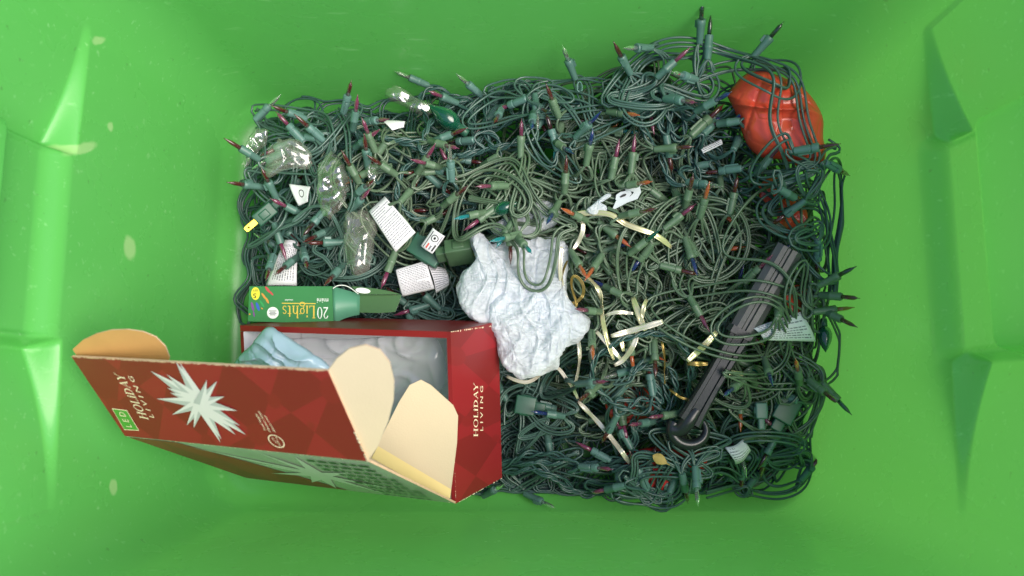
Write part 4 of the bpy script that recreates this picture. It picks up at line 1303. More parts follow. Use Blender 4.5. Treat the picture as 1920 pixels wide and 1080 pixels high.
def build_string(i):
    fam, cx, cy, label, late, runs = STR[i]
    socks = [dict(b=(h[0], h[1]), t=(h[2], h[3]), c=h[5], hand=True) for h in assign[i]]
    for _ in range(max(2, 8 - len(socks) // 2)):
        x, y = rand_in(cx, cy, 85, 65)
        a = random.uniform(0, 6.28); l = random.uniform(45, 80)
        if banned(x, y, late) or i in (11, 19, 20) or not inside(OUT, x + 1.3 * l * math.cos(a), y + 1.3 * l * math.sin(a)): continue
        socks.append(dict(b=(x, y), t=(x + l * math.cos(a), y + l * math.sin(a)), c=random.choice(CAND[fam]), hand=False))
    # order of travel
    nodes = [[tuple(p) for p in r] for r in runs]
    left = socks[:]
    seq = []
    cur = (cx, cy)
    items = [('s', s) for s in left] + [('r', r) for r in nodes]
    while items:
        def dist(it):
            p = it[1]['b'] if it[0] == 's' else it[1][0]
            return math.hypot(p[0] - cur[0], p[1] - cur[1]) + random.uniform(0, 45)
        it = min(items, key=dist); items.remove(it); seq.append(it)
        cur = it[1]['b'] if it[0] == 's' else it[1][-1]
    pts = []; marks = []
    last = None
    for kind, it in seq:
        start = it['b'] if kind == 's' else it[0]
        if last is not None:
            d = math.hypot(start[0] - last[0], start[1] - last[1])
            nd = random.choice([1, 2, 2, 3]) if kind == 's' else 1
            mx_, my_ = (start[0] + last[0]) / 2, (start[1] + last[1]) / 2
            ph = random.uniform(0, 6.28); rr = random.uniform(45, 110); sg = random.choice([-1, 1])
            for k in range(nd):
                a = ph + sg * k * random.uniform(1.2, 2.0)
                x, y = mx_ + rr * math.cos(a), my_ + rr * math.sin(a)
                if not inside(OUT, x, y) or (x < 945 and y > 600):
                    x, y = rand_in(mx_, my_, 45, 35)
                if banned(x, y, late): continue
                pts.append((x, y))
        if kind == 's':
            bx, by = it['b']; dx, dy = it['t'][0] - bx, it['t'][1] - by
            l = math.hypot(dx, dy) + 1e-6; dx /= l; dy /= l
            sd = random.choice([-1, 1])
            pts.append((bx - dx * 24 - dy * 13 * sd, by - dy * 24 + dx * 13 * sd))
            pts.append((bx, by)); marks.append((len(pts) - 1, it))
            pts.append((bx - dx * 26 + dy * 14 * sd, by - dy * 26 - dx * 14 * sd))
        else:
            pts += it
        last = pts[-1]
    W = np.array([P0(x, y) for x, y in pts])
    P = spline(W, 0.004)
    if i not in (11, 19, 20): P = rein(P)
    n = len(P)
    # where each socket sits along the path
    at = []
    lo = 0
    for k, it in marks:
        d = np.linalg.norm(P[:, :2] - W[k, :2], axis=1)
        at.append((int(np.argmin(d)), it))
    # drape over what already lies there
    zr = gmax(P, 2)
    zm = zr.copy()
    for s in range(1, 6):
        zm[s:] = np.maximum(zm[s:], zr[:-s]); zm[:-s] = np.maximum(zm[:-s], zr[s:])
    z = gsm(0.75 * zm + 0.25 * zr, 3) + WR + np.abs(smooth_noise(n, 16, 0.006))
    h0 = H0(P[:, :2])
    P[:, 2] = np.minimum(z, h0 + 0.030) if not late else np.minimum(z, h0 + .06)
    dist = np.full(n, 99.0)
    for k, it in at: dist = np.minimum(dist, np.abs(np.arange(n) - k) * 0.004)
    conv = np.clip(dist / 0.03, 0.10, 1)
    T = np.gradient(P[:, :2], axis=0); T /= np.linalg.norm(T, axis=1)[:, None] + 1e-9
    P = np.stack([gsm(P[:, 0], 1), gsm(P[:, 1], 1), gsm(P[:, 2], 2)], 1)
    strands = []
    twisted = i % 3 == 0
    for s in range(3 if random.random() < .75 else 2):
        a = smooth_noise(n, 34, 0.0040) + (s - 1) * 0.0024
        b = np.abs(smooth_noise(n, 18, 0.0022)) + 0.0008 * s
        if twisted:
            w_ = np.arange(n) * 0.004 * 2 * math.pi / 0.034 + 2 * math.pi * s / 3 + smooth_noise(n, 40, 1.2)
            a = a * .25 + .0022 * np.sin(w_); b = .0022 + .002 * np.cos(w_)
        strands.append((a, b))
    for a, b in strands:
        Q = P.copy(); Q[:, 0] -= T[:, 1] * a * conv; Q[:, 1] += T[:, 0] * a * conv; Q[:, 2] += b
        gput(Q, Q[:, 2] + WR * 0.7)
    FINAL.append((i, P, T, conv, strands, at))


def place_object_layer():
    """things that lie among the strings, before the late strings go over them"""
    o, W = crumple('black_film_scrap', [(1130, 150), (1180, 128), (1240, 132), (1262, 175), (1250, 215), (1190, 222), (1140, 195)], level(.135), .012, M['black_film'], 5, amps=(.006, .003, 0),
                   label='black plastic film scrap tucked under the top arching cords', cat='film scrap')
    o, W = crumple('red_bag', [(1362, 178), (1385, 150), (1400, 138), (1430, 134), (1470, 146), (1505, 165), (1530, 195), (1543, 230), (1543, 262), (1548, 290), (1535, 312), (1510, 318), (1470, 300), (1430, 296), (1400, 270), (1385, 230)],
                   (np.array(U(1460, 225, .862)), unit([-.25, -.35, 1])), .024, M['redbag'], 8, amps=(.012, .003, 0), cell=.07, edge=.035, folds=[(1.0, 38, .008)], rings=60, spokes=200,
                   label='glossy red crumpled plastic bag in the top right of the heap', cat='plastic bag')
    gput(W, W[:, 2])
    for ol, z, lab, sd in (([(1170, 850), (1230, 838), (1290, 845), (1325, 850), (1320, 880), (1300, 905), (1240, 922), (1185, 912), (1168, 880)], .066, 'red cloth lying under teal cords below the black hook', 12),):
        o, W = crumple('red_cloth', ol, level(z), .014, M['redcloth'], sd, amps=(.006, .004, .002), cell=.03, folds=[(.4, 120, .006)], label=lab, cat='cloth')
        gput(W, W[:, 2] - .006)
    for ol, z, lab, sd in (([(1470, 545), (1496, 535), (1516, 550), (1514, 580), (1490, 592), (1474, 575)], .132, 'small red plastic piece showing right of the worn bar', 13),
                           ([(1462, 380), (1485, 365), (1508, 392), (1505, 430), (1478, 445), (1455, 420)], .126, 'orange red scrap between cords above the worn bar end', 14),
                           ([(1420, 350), (1445, 335), (1468, 345), (1460, 378), (1432, 386)], .122, 'dark orange scrap between cords below the red bag', 15),
                           ([(1130, 735), (1180, 720), (1225, 745), (1215, 790), (1150, 790)], .054, 'dark red scrap under cords left of the hook', 16)):
        o, W = crumple('red_scrap', ol, level(z), .003, M['redbag'], sd, amps=(.006, .003, 0), cell=.03, edge=.012, rings=16, spokes=40, sheet=True, label=lab, cat='scrap')
        gput(W, W[:, 2])
    # white bag: several thin crumpled layers of one film bag
    full = [(878, 446), (890, 436), (908, 446), (925, 462), (955, 455), (985, 452), (1030, 448), (1058, 456), (1066, 500), (1062, 545), (1078, 580), (1102, 600), (1100, 622), (1082, 645), (1056, 658), (1050, 682), (1025, 700),
            (990, 712), (960, 703), (940, 686), (932, 650), (922, 622), (888, 604), (866, 580), (857, 550), (870, 512), (892, 492), (884, 466)]
    lower = [(925, 560), (980, 545), (1040, 560), (1070, 600), (1068, 640), (1048, 670), (1022, 696), (988, 710), (958, 700), (940, 680), (932, 640), (915, 610)]
    left = [(880, 445), (900, 440), (925, 470), (955, 500), (980, 545), (970, 590), (935, 612), (890, 602), (864, 575), (862, 545), (876, 510), (893, 490)]
    right = [(980, 455), (1030, 450), (1060, 460), (1063, 505), (1060, 548), (1080, 585), (1100, 605), (1095, 628), (1060, 640), (1010, 620), (985, 560), (975, 500)]
    z = .120
    root = empty('white_bag', tuple(Zp(985, 575, z - .01)), 'crumpled translucent white plastic bag in the middle of the heap', 'plastic bag')
    for k, (ol, dz, pf, am, cl, fo) in enumerate([(full, 0, .006, (.008, .004, .0012), .05, [(1.15, 80, .0032)]), (lower, .010, .008, (.006, .0045, .0020), .034, [(.4, 120, .0026)]),
                                                  (left, .010, .006, (.007, .004, .0012), .042, [(1.0, 100, .0032)]), (right, .008, .005, (.007, .003, .0010), .046, [(1.25, 110, .004)])]):
        o, W = crumple('bag_layer', ol, (np.array([0, 0, z + dz]), unit([.02, .10, 1])), pf, M['bag'], 21 + 7 * k, parent=root, amps=am, cell=cl, edge=.03, folds=fo, rings=60, spokes=200, jag=.018, sheet=True)
        gput(W, W[:, 2])
    o, W = crumple('film_scrap', [(985, 395), (1010, 378), (1040, 385), (1050, 410), (1030, 430), (1000, 440), (940, 445), (920, 432)], level(.122), .012, M['bag'], 25, amps=(.004, .002, .001), cell=.03, folds=[(1.0, 110, .004)], rings=30, spokes=90,
                   label='small white film scrap under cords just above the white bag', cat='film scrap')
    gput(W, W[:, 2])


def sweep_box(P, prof, name, m, parent, up=(0, 0, 1)):
    """sweep a closed 2D profile [(side, up)] along P"""
    P = np.asarray(P, float)
    T = np.gradient(P, axis=0); T /= np.linalg.norm(T, axis=1)[:, None]
    A = np.cross(T, np.array(up)); A /= np.linalg.norm(A, axis=1)[:, None]
    B = np.cross(A, T)
    k = len(prof[0]) if isinstance(prof[0][0], (list, tuple)) else len(prof)
    V = []
    for i in range(len(P)):
        pr = prof[i] if isinstance(prof[0][0], (list, tuple)) else prof
        V += [P[i] + A[i] * a + B[i] * b for a, b in pr]
    F = [[i * k + j, i * k + (j + 1) % k, (i + 1) * k + (j + 1) % k, (i + 1) * k + j] for i in range(len(P) - 1) for j in range(k)]
    F += [list(range(k))[::-1], [(len(P) - 1) * k + j for j in range(k)]]
    me = me_py(name, V, F, smooth=False)
    bm = bmesh.new(); bm.from_mesh(me); bmesh.ops.recalc_face_normals(bm, faces=bm.faces); bm.to_mesh(me); bm.free()
    return link(name, me, m, parent)


def build_pole():
    ln = np.array([P0(1478 + (1292 - 1478) * f, 468 + (790 - 468) * f, .03) for f in np.linspace(0, 1, 60)])
    gz = gmax(ln, 5); fz = np.polyfit(np.linspace(0, 1, 60), gz, 1)
    za, ze = float(fz[1]) + .026, float(fz[1] + fz[0]) + .024
    zm = za + (ze - za) * .48
    A = Zp(1480, 466, za); E = Zp(1292, 790, ze); Bm = A + (E - A) * .48
    root = empty('hooked_bar', tuple((A + E) / 2 * [1, 1, 1] - [0, 0, .01]), 'black hooked plastic bar with worn grey upper end lying across the heap', 'bar')
    w = .0142
    profw = [(-w, -.006), (w, -.006), (w, .004), (w * .55, .0065), (w * .2, .0066), (w * .1, .0045), (-w * .1, .0045), (-w * .2, .0066), (-w * .6, .0065), (-w, .004)]
    n = 40; P = np.array([A + (Bm - A) * i / n for i in range(n + 1)])
    P[:, 2] += smooth_noise(n + 1, 6, .0004)
    sweep_box(P, profw, 'worn_bar', M['pole_worn'], root)
    w2 = .0130
    prof2 = [(-w2, -.007), (w2, -.007), (w2, .003), (w2 * .8, .006), (w2 * .45, .006), (w2 * .35, .0035), (-w2 * .35, .0035), (-w2 * .45, .006), (-w2 * .8, .006), (-w2, .003)]
    n = 30; Q = np.array([Bm + (E - Bm) * i / n for i in range(n + 1)])
    pr = []
    for i in range(n + 1):
        f = i / n; s = 1.0 - .15 * math.sin(f * math.pi) + .12 * max(0, f - .8) * 5 * .3
        pr.append([(a * s, b) for a, b in prof2])
    sweep_box(Q, pr, 'lower_bar', M['pole'], root)
    d = unit(E - A); sidev = unit(np.cross(d, [0, 0, 1]))
    c = Bm
    ringp = [(-.0165, -.009), (.0165, -.009), (.0165, .006), (.012, .0095), (-.012, .0095), (-.0165, .006)]
    sweep_box(np.array([c - d * .004, c, c + d * .004]), ringp, 'collar', M['pole'], root)
    # hook: an open ring at the lower end
    hc = Zp(1292, 806, ze - .008)
    th = np.radians(np.linspace(140, 400, 26))
    ux = unit(np.array([1, 0.1, 0.0])); uy = np.array([0, 1, 0.0])
    hp = np.array([hc + .0165 * (ux * math.cos(a) * 1.15 + uy * math.sin(a - math.pi) * -1.0 * -1) for a in th])
    hp[:, 1] = hc[1] - .0165 * np.sin(th - math.pi / 2 - .9) * -1 * 0 + .0165 * np.sin(th) * 1.0
    hp = np.array([hc + np.array([.019 * math.cos(a), .016 * math.sin(a), 0]) for a in np.radians(np.linspace(150, 395, 28))])
    rad = np.interp(np.arange(28), [0, 5, 20, 27], [.0075, .0065, .005, .0035])
    V, F = tube(hp, rad, 10)
    link('hook', me_np('hook', V, F), M['pole'], root)
    kn = np.array([E, E * .5 + hp[2] * .5, hp[4]])
    V, F = tube(spline(np.array([Zp(1305, 770, ze), Zp(1290, 790, ze), Zp(1272, 806, ze - .006), hp[3]]), .003), .0085, 10)
    link('hook_neck', me_np('hook_neck', V, F), M['pole'], root)
    for P_, r_ in ((np.vstack([P, Q]), 6),):
        gput(P_, P_[:, 2] + .006, 6)
    gput(hp, hp[:, 2] + .006, 3)


for i, s in enumerate(STR):
    if not s[4]: build_string(i)
place_object_layer()
for i, s in enumerate(STR):
    if s[4] == 1: build_string(i)
build_pole()
for i, s in enumerate(STR):
    if s[4] == 2: build_string(i)


def finish_strings():
    for i, P, T, conv, strands, at in FINAL:
        fam, cx, cy, label, late, runs = STR[i]
        root = empty('light_string', (P[:, 0].mean(), P[:, 1].mean(), max(0.004, P[:, 2].min() - .003)), label, 'light string', 'tangled strings of mini lights')
        rl = worldloc(root)
        n = len(P)
        D = np.zeros((n, 3))
        for k, it in at:
            base = P[k].copy()
            if it['hand']:
                ft = np.array([Zp(it['b'][0] + (it['t'][0] - it['b'][0]) * f, it['b'][1] + (it['t'][1] - it['b'][1]) * f, base[2]) for f in np.linspace(0, .6, 5)])
                zt = max(base[2], float(np.percentile(gmax(ft, 2), 85)) + 0.0035)
                zt = min(zt, base[2] + .03)
                tgt = Zp(it['b'][0], it['b'][1], zt)
            else:
                tgt = base + np.array([0, 0, .002])
            tgt = clamp_in(tgt[None], .006)[0]
            it['p'] = tgt
            dl = tgt - base
            w = np.exp(-(((np.arange(n) - k) * 0.004) / 0.022) ** 2)
            D += dl * w[:, None]
        P2 = P + D
        parts = []
        for a, b in strands:
            Q = P2.copy(); Q[:, 0] -= T[:, 1] * a * conv; Q[:, 1] += T[:, 0] * a * conv; Q[:, 2] += b * conv
            parts.append(tube(clamp_in(Q, soft=0 if i in (11, 19, 20) else .95), WR, 6))
        V, F = join(parts)
        late_m = M['wireO'] if fam == 'O' else (M['wireT'] if i % 3 else M['wireT2'])
        link('cord', me_np('cord', V, F), late_m, root)
        for k, it in at:
            p = it['p']
            t = Zp(it['t'][0], it['t'][1], p[2])
            dv = t - p; hl = np.linalg.norm(dv[:2])
            hid = it['c'] == 'n'
            ref = .026 if hid else .046
            sc = min(1.22, max(1.0, hl / ref)) * (.98 if fam == 'T' else .95)
            el = math.acos(min(1, hl / (ref * sc)))
            el = min(el, .8)
            if hid: el = -min(.6, .35 + el * .5)
            elif not it['hand']: el = random.uniform(-.3, .35)
            elif t[2] > 0 and el < .05: el = random.uniform(0, .12)
            u = dv[:2] / (hl + 1e-9)
            d = np.array([u[0] * math.cos(el), u[1] * math.cos(el), math.sin(el)])
            me = SOCK['O' if fam == 'O' else ('B' if (k % 3 == 0) else 'T'), k % 3]
            so = bpy.data.objects.new('socket', me); COL.objects.link(so)
            R = xform_from_x(d, random.uniform(0, 6.28)).to_4x4()
            R.translation = Vector(p - rl)
            so.parent = root
            so.matrix_local = R @ Matrix.Scale(sc, 4)
            c = it['c'] if it['c'] != 'n' else random.choice('rdpb')
            bo = bpy.data.objects.new('bulb', BULB[c, k % 2]); COL.objects.link(bo)
            bo.parent = so
        STR_ROOT[i] = root


STR_ROOT = {}
finish_strings()
#@@PART3@@

# ------------------------------------------------------------------ ribbons
def lay(pts, lift, step=0.003, sm=4, cap=0.035):
    """a path of measured points laid on top of the heap"""
    W = np.array([P0(x, y, .022) for x, y in pts])
    P = spline(W, step)
    z = gmax(P, 2)
    zm = z.copy()
    for s in range(1, 4):
        if len(z) > s:
            zm[s:] = np.maximum(zm[s:], z[:-s]); zm[:-s] = np.maximum(zm[:-s], z[s:])
    P[:, 2] = np.minimum(gsm(zm, sm), H0(P[:, :2]) + cap) + lift
    return P


def ribbon(pts, m, label, width=.0066, twist=0.5, lift=.003, seed=0, ph=0.0):
    P = lay(pts, lift)
    n = len(P)
    r = np.random.default_rng(seed)
    P[:, 2] += np.abs(np.sin(np.linspace(0, math.pi * (1 + n / 40), n))) * .004
    T = np.gradient(P, axis=0); T /= np.linalg.norm(T, axis=1)[:, None] + 1e-9
    A = np.cross(T, [0, 0, 1.0]); A /= np.linalg.norm(A, axis=1)[:, None] + 1e-9
    B = np.cross(A, T)
    width = width * .85
    phi = ph + twist * np.interp(np.arange(n), np.linspace(0, n, 6), r.normal(0, 1, 6))
    w = width / 2 * np.interp(np.arange(n), [0, 3, n - 4, n - 1], [.7, 1, 1, .6])
    E = (A * np.cos(phi)[:, None] + B * np.sin(phi)[:, None])
    Nn = np.cross(T, E)
    V = []
    for s, c in ((-1, 0), (-.4, .12), (.4, .12), (1, 0)): V.append(P + E * (w * s)[:, None] + Nn * (width * c))
    V = np.stack(V, 1).reshape(-1, 3)
    q = [(i * 4 + k, (i + 1) * 4 + k, (i + 1) * 4 + k + 1, i * 4 + k + 1) for i in range(n - 1) for k in range(3)]
    o = link('ribbon_curl', me_np('ribbon_curl', V, np.array(q)), m, origin=(P[:, 0].mean(), P[:, 1].mean(), P[:, 2].min()))
    md = o.modifiers.new('thick', 'SOLIDIFY'); md.thickness = .0003
    tag(o, label, 'ribbon', 'curls of gift ribbon on the heap')


z6 = lambda L: [(1040 + x / 2.161, 380 + y / 2.161) for x, y in L]
GR, WRB, BZ = M['gold_rib'], M['white_rib'], M['bronze_rib']
for k, (pts, m, lab, tw, wd) in enumerate([
    ([(70, 54), (120, 50), (170, 51), (225, 60), (280, 92), (350, 120), (420, 150), (470, 185)], GR, 'long gold ribbon running right from above the white bag', .25, .0072),
    ([(88, 78), (108, 82), (112, 115), (98, 155), (74, 192)], WRB, 'short pale ribbon end hanging over the white bag top right corner', .3, .006),
    ([(25, 190), (18, 290), (38, 385), (62, 438), (82, 520), (96, 620), (90, 700), (74, 752)], WRB, 'pale ribbon trailing down the right side of the white bag', .5, .0055),
    ([(98, 806), (160, 872), (220, 942), (262, 1004), (298, 1056)], WRB, 'straight white ribbon end pointing down to the red cloth', .3, .0062),
    ([(-195, 705), (-110, 728), (-50, 690), (0, 668), (40, 712), (75, 762), (92, 795)], WRB, 'pale ribbon wound under the lower tip of the white bag', .5, .005),
    ([(50, 240), (24, 320), (50, 415), (100, 395), (108, 325), (78, 300), (66, 360), (84, 420), (60, 445)], BZ, 'bronze ribbon loops at the right edge of the white bag', .8, .0042),
    ([(100, 270), (150, 318), (180, 365), (188, 430), (192, 500), (205, 565), (232, 640)], GR, 'gold ribbon strand falling right of the crossed orange bulbs', .5, .0062),
    ([(158, 522), (200, 570), (240, 615), (262, 636)], WRB, 'white ribbon piece crossing the foot of the gold curl', .2, .006),
    ([(315, 382), (328, 440), (346, 498), (356, 524)], GR, 'gold ribbon piece standing in the middle of the knot', .25, .008),
    ([(428, 486), (380, 502), (330, 516), (275, 532), (220, 546)], WRB, 'cream ribbon bow strip lying across the knot', .3, .0078),
    ([(328, 528), (305, 590), (272, 640), (240, 660)], WRB, 'cream ribbon tail curving below the bow strip', .3, .0066),
    ([(200, 462), (235, 450), (275, 448), (315, 452)], WRB, 'cream ribbon strip joining the strand and the knot', .25, .0056),
    ([(642, 528), (600, 572), (560, 612), (522, 645)], GR, 'gold ribbon piece left of the black bar', .15, .0082),
    ([(524, 654), (560, 656), (604, 655)], BZ, 'dull gold ribbon stub touching the left of the bar', .1, .0066),
    ([(748, 696), (700, 692), (655, 678), (626, 684), (626, 725), (612, 770)], GR, 'gold ribbon bent over the black bar', .25, .0072),
    ([(604, 785), (560, 797), (500, 790), (458, 755)], BZ, 'thin bronze ribbon running left under the bar ribbon', .6, .0034),
    ([(432, 562), (445, 640), (447, 735)], BZ, 'short bronze ribbon hanging between knot and bar', .9, .0042),
    ([(372, 392), (352, 430), (345, 488)], GR, 'narrow gold ribbon loop on the right of the knot', .3, .0058),
    ([(254, 545), (262, 575), (270, 606)], GR, 'tiny gold ribbon piece below the cream bow strip', .2, .0064),
]):
    ribbon(z6(pts), m, lab, wd, tw, seed=k)


# ------------------------------------------------------------------ printed paper tags
def paper_tag(q, label, seed=0, rows=12, curl=.004, lift=.006, margin=.06, ink='ink_grey', marks=None, fixed=None, words=True):
    """q: measured corners; rows of type run from corner 0 towards corner 1"""
    r = random.Random(seed)
    C3 = [P0(x, y, .028) for x, y in q]
    zz = [float(gmax(c[None], 4)[0]) + lift for c in C3]
    zc = sum(zz) / 4
    zz = [fixed if fixed else min(.65 * zc + .35 * a, zc + .012) for a in zz]
    C3 = [Zp(x, y, z) for (x, y), z in zip(q, zz)]
    nrm = unit(np.cross(C3[1] - C3[0], C3[3] - C3[0]))
    if nrm[2] < 0: nrm = -nrm

    def S(u, v, e=0.0):
        b = (C3[0] * (1 - u) + C3[1] * u) * (1 - v) + (C3[3] * (1 - u) + C3[2] * u) * v
        return b + nrm * (curl * (math.sin(math.pi * v) - .6 * u * u + .25 * math.sin(5 * u + seed)) + e)
    n = 10
    V = [S(i / n, j / n) for i in range(n + 1) for j in range(n + 1)]
    F = [[i * (n + 1) + j, (i + 1) * (n + 1) + j, (i + 1) * (n + 1) + j + 1, i * (n + 1) + j + 1] for i in range(n) for j in range(n)]
    o = link('paper_tag', me_py('paper_tag', V, F, smooth=True), M['paper'], origin=(sum(c[0] for c in C3) / 4, sum(c[1] for c in C3) / 4, min(zz)))
    md = o.modifiers.new('thick', 'SOLIDIFY'); md.thickness = .0003
    tag(o, label, 'tag', 'printed paper tags among the cords')
    V, F = [], []

    def bar(u0, u1, v0, v1):
        k = 3
        b = len(V)
        for i in range(k + 1):
            u = u0 + (u1 - u0) * i / k
            V.append(S(u, v0, .0004)); V.append(S(u, v1, .0004))
        for i in range(k): F.append([b + 2 * i, b + 2 * i + 2, b + 2 * i + 3, b + 2 * i + 1])
    if words:
        for j in range(rows):
            v = margin + (1 - 2 * margin) * j / rows; h = (1 - 2 * margin) / rows * .42
            u = margin
            end = 1 - margin - (r.random() < .2) * r.uniform(.1, .45)
            while u < end - .02:
                w = min(r.uniform(.025, .09), end - u)
                bar(u, u + w, v, v + h * r.uniform(.8, 1.1)); u += w + .016
        link('printing', me_py('printing', V, F), M[ink], o)
    for mk in (marks or []):
        V, F = [], []
        if mk[0] == 'bar': bar(*mk[1:5])
        else:
            _, u0, v0, ru, rv = mk[:5]
            for i in range(20):
                a = 2 * math.pi * i / 20
                for f in (1, .78): V.append(S(u0 + ru * f * math.cos(a), v0 + rv * f * math.sin(a), .0005))
            F = [[2 * i, (2 * i + 2) % 40, (2 * i + 3) % 40, 2 * i + 1] for i in range(20)]
        link('printing', me_py('printing', V, F), M[mk[5]], o)
    return o


paper_tag([(692, 397), (721, 367), (779, 435), (742, 473)], 'large white printed tag tilted left of the small logo tag', 1, 17, .006, lift=.011)
paper_tag([(789, 461), (811, 427), (834, 443), (811, 476)], 'small white tag with a circled mark and red line', 2, 3, .002, lift=.011, marks=[('ring', .66, .55, .17, .26, 'ink'), ('bar', .06, .9, .16, .22, 'ink'), ('bar', .08, .34, .35, .48, 'ink_red'), ('bar', .08, .30, .58, .70, 'ink_grey'), ('bar', .08, .42, .8, .92, 'ink'), ('bar', .45, .92, .88, .93, 'ink_grey'), ('bar', .6, .72, .48, .62, 'ink')], words=False)
paper_tag([(742, 506), (799, 489), (815, 542), (755, 556)], 'white printed tag right above the small green box flap', 3, 16, .004, lift=.010)
paper_tag([(803, 497), (836, 503), (843, 534), (818, 550)], 'narrow folded printed tag touching the left of the white bag', 4, 10, .004)
paper_tag([(559, 452), (555, 535), (497, 535), (533, 450)], 'pale tag standing behind the small green box against the wall', 5, 9, .004, margin=.1, fixed=.085)
paper_tag([(1359, 839), (1399, 829), (1411, 852), (1379, 871)], 'small curled printed tag near the lower right corner', 6, 8, .009)
paper_tag([(1411, 615), (1503, 584), (1532, 640), (1432, 638)], 'printed tag under cords right of the bar collar', 7, 9, .004, lift=.000)
paper_tag([(1313, 279), (1352, 261), (1355, 270), (1318, 288)], 'thin printed tag strip left of the glossy red bag', 8, 3, .001, ink='ink')
paper_tag([(542, 345), (582, 350), (577, 378), (560, 386)], 'tiny tag with a ring mark under clear film on the left', 9, 3, .002, marks=[('ring', .55, .45, .16, .22, 'ink')], words=False)
paper_tag([(712, 224), (760, 227), (757, 238), (735, 244)], 'small blank white slip near the top edge of the heap', 10, 3, .002, words=False)


# ------------------------------------------------------------------ clear film scraps
def film(ol, label, m, seed, puff=.006, lift=.006, cell=.03, amps=(.010, .003, 0), smooth=True, tilt=(0, 0, 1), res=(14, 40)):
    c = np.mean([P0(x, y, .02) for x, y in ol], axis=0)
    zz = float(np.percentile([gmax(P0(x, y, .02)[None], 3)[0] for x, y in ol], 60)) + lift
    crumple('film_scrap', ol, (np.array([c[0], c[1], zz]), unit(tilt)), puff, M[m], seed, amps=amps, cell=cell, edge=.014, rings=res[0], spokes=res[1], smooth=smooth, sheet=True, jag=.05, label=label, cat='film scrap', stretch=(1, .7))


film([(497, 312), (503, 288), (535, 268), (570, 272), (586, 296), (584, 316), (540, 322), (505, 335)], 'wide clear plastic wrapper in the top left of the heap', 'film', 61)
film([(626, 283), (640, 298), (656, 325), (656, 365), (640, 398), (612, 408), (600, 380), (598, 335), (606, 308)], 'shiny crinkled clear wrapper left of the large tag', 'foil', 62, puff=.014, cell=.02, amps=(.012, .004, .0))
film([(648, 402), (690, 401), (707, 424), (703, 468), (692, 508), (672, 520), (652, 492), (644, 450)], 'brownish clear film pouch below the crinkled wrapper', 'film', 63, puff=.012)
film([(722, 172), (738, 166), (762, 172), (790, 190), (817, 206), (802, 219), (775, 212), (745, 196), (728, 186)], 'long clear wrapper on the top edge of the heap', 'foil', 64, puff=.008, cell=.025, amps=(.008, .002, 0))
film([(470, 268), (484, 246), (504, 248), (500, 274), (482, 294), (460, 320), (462, 292)], 'small clear wrapper scrap at the left tote wall', 'foil', 65, puff=.006, cell=.014)
film([(690, 300), (703, 312), (706, 338), (698, 348), (688, 325)], 'clear film sliver right of the crinkled wrapper', 'foil', 66, puff=.004, cell=.012, amps=(.004, .002, 0))


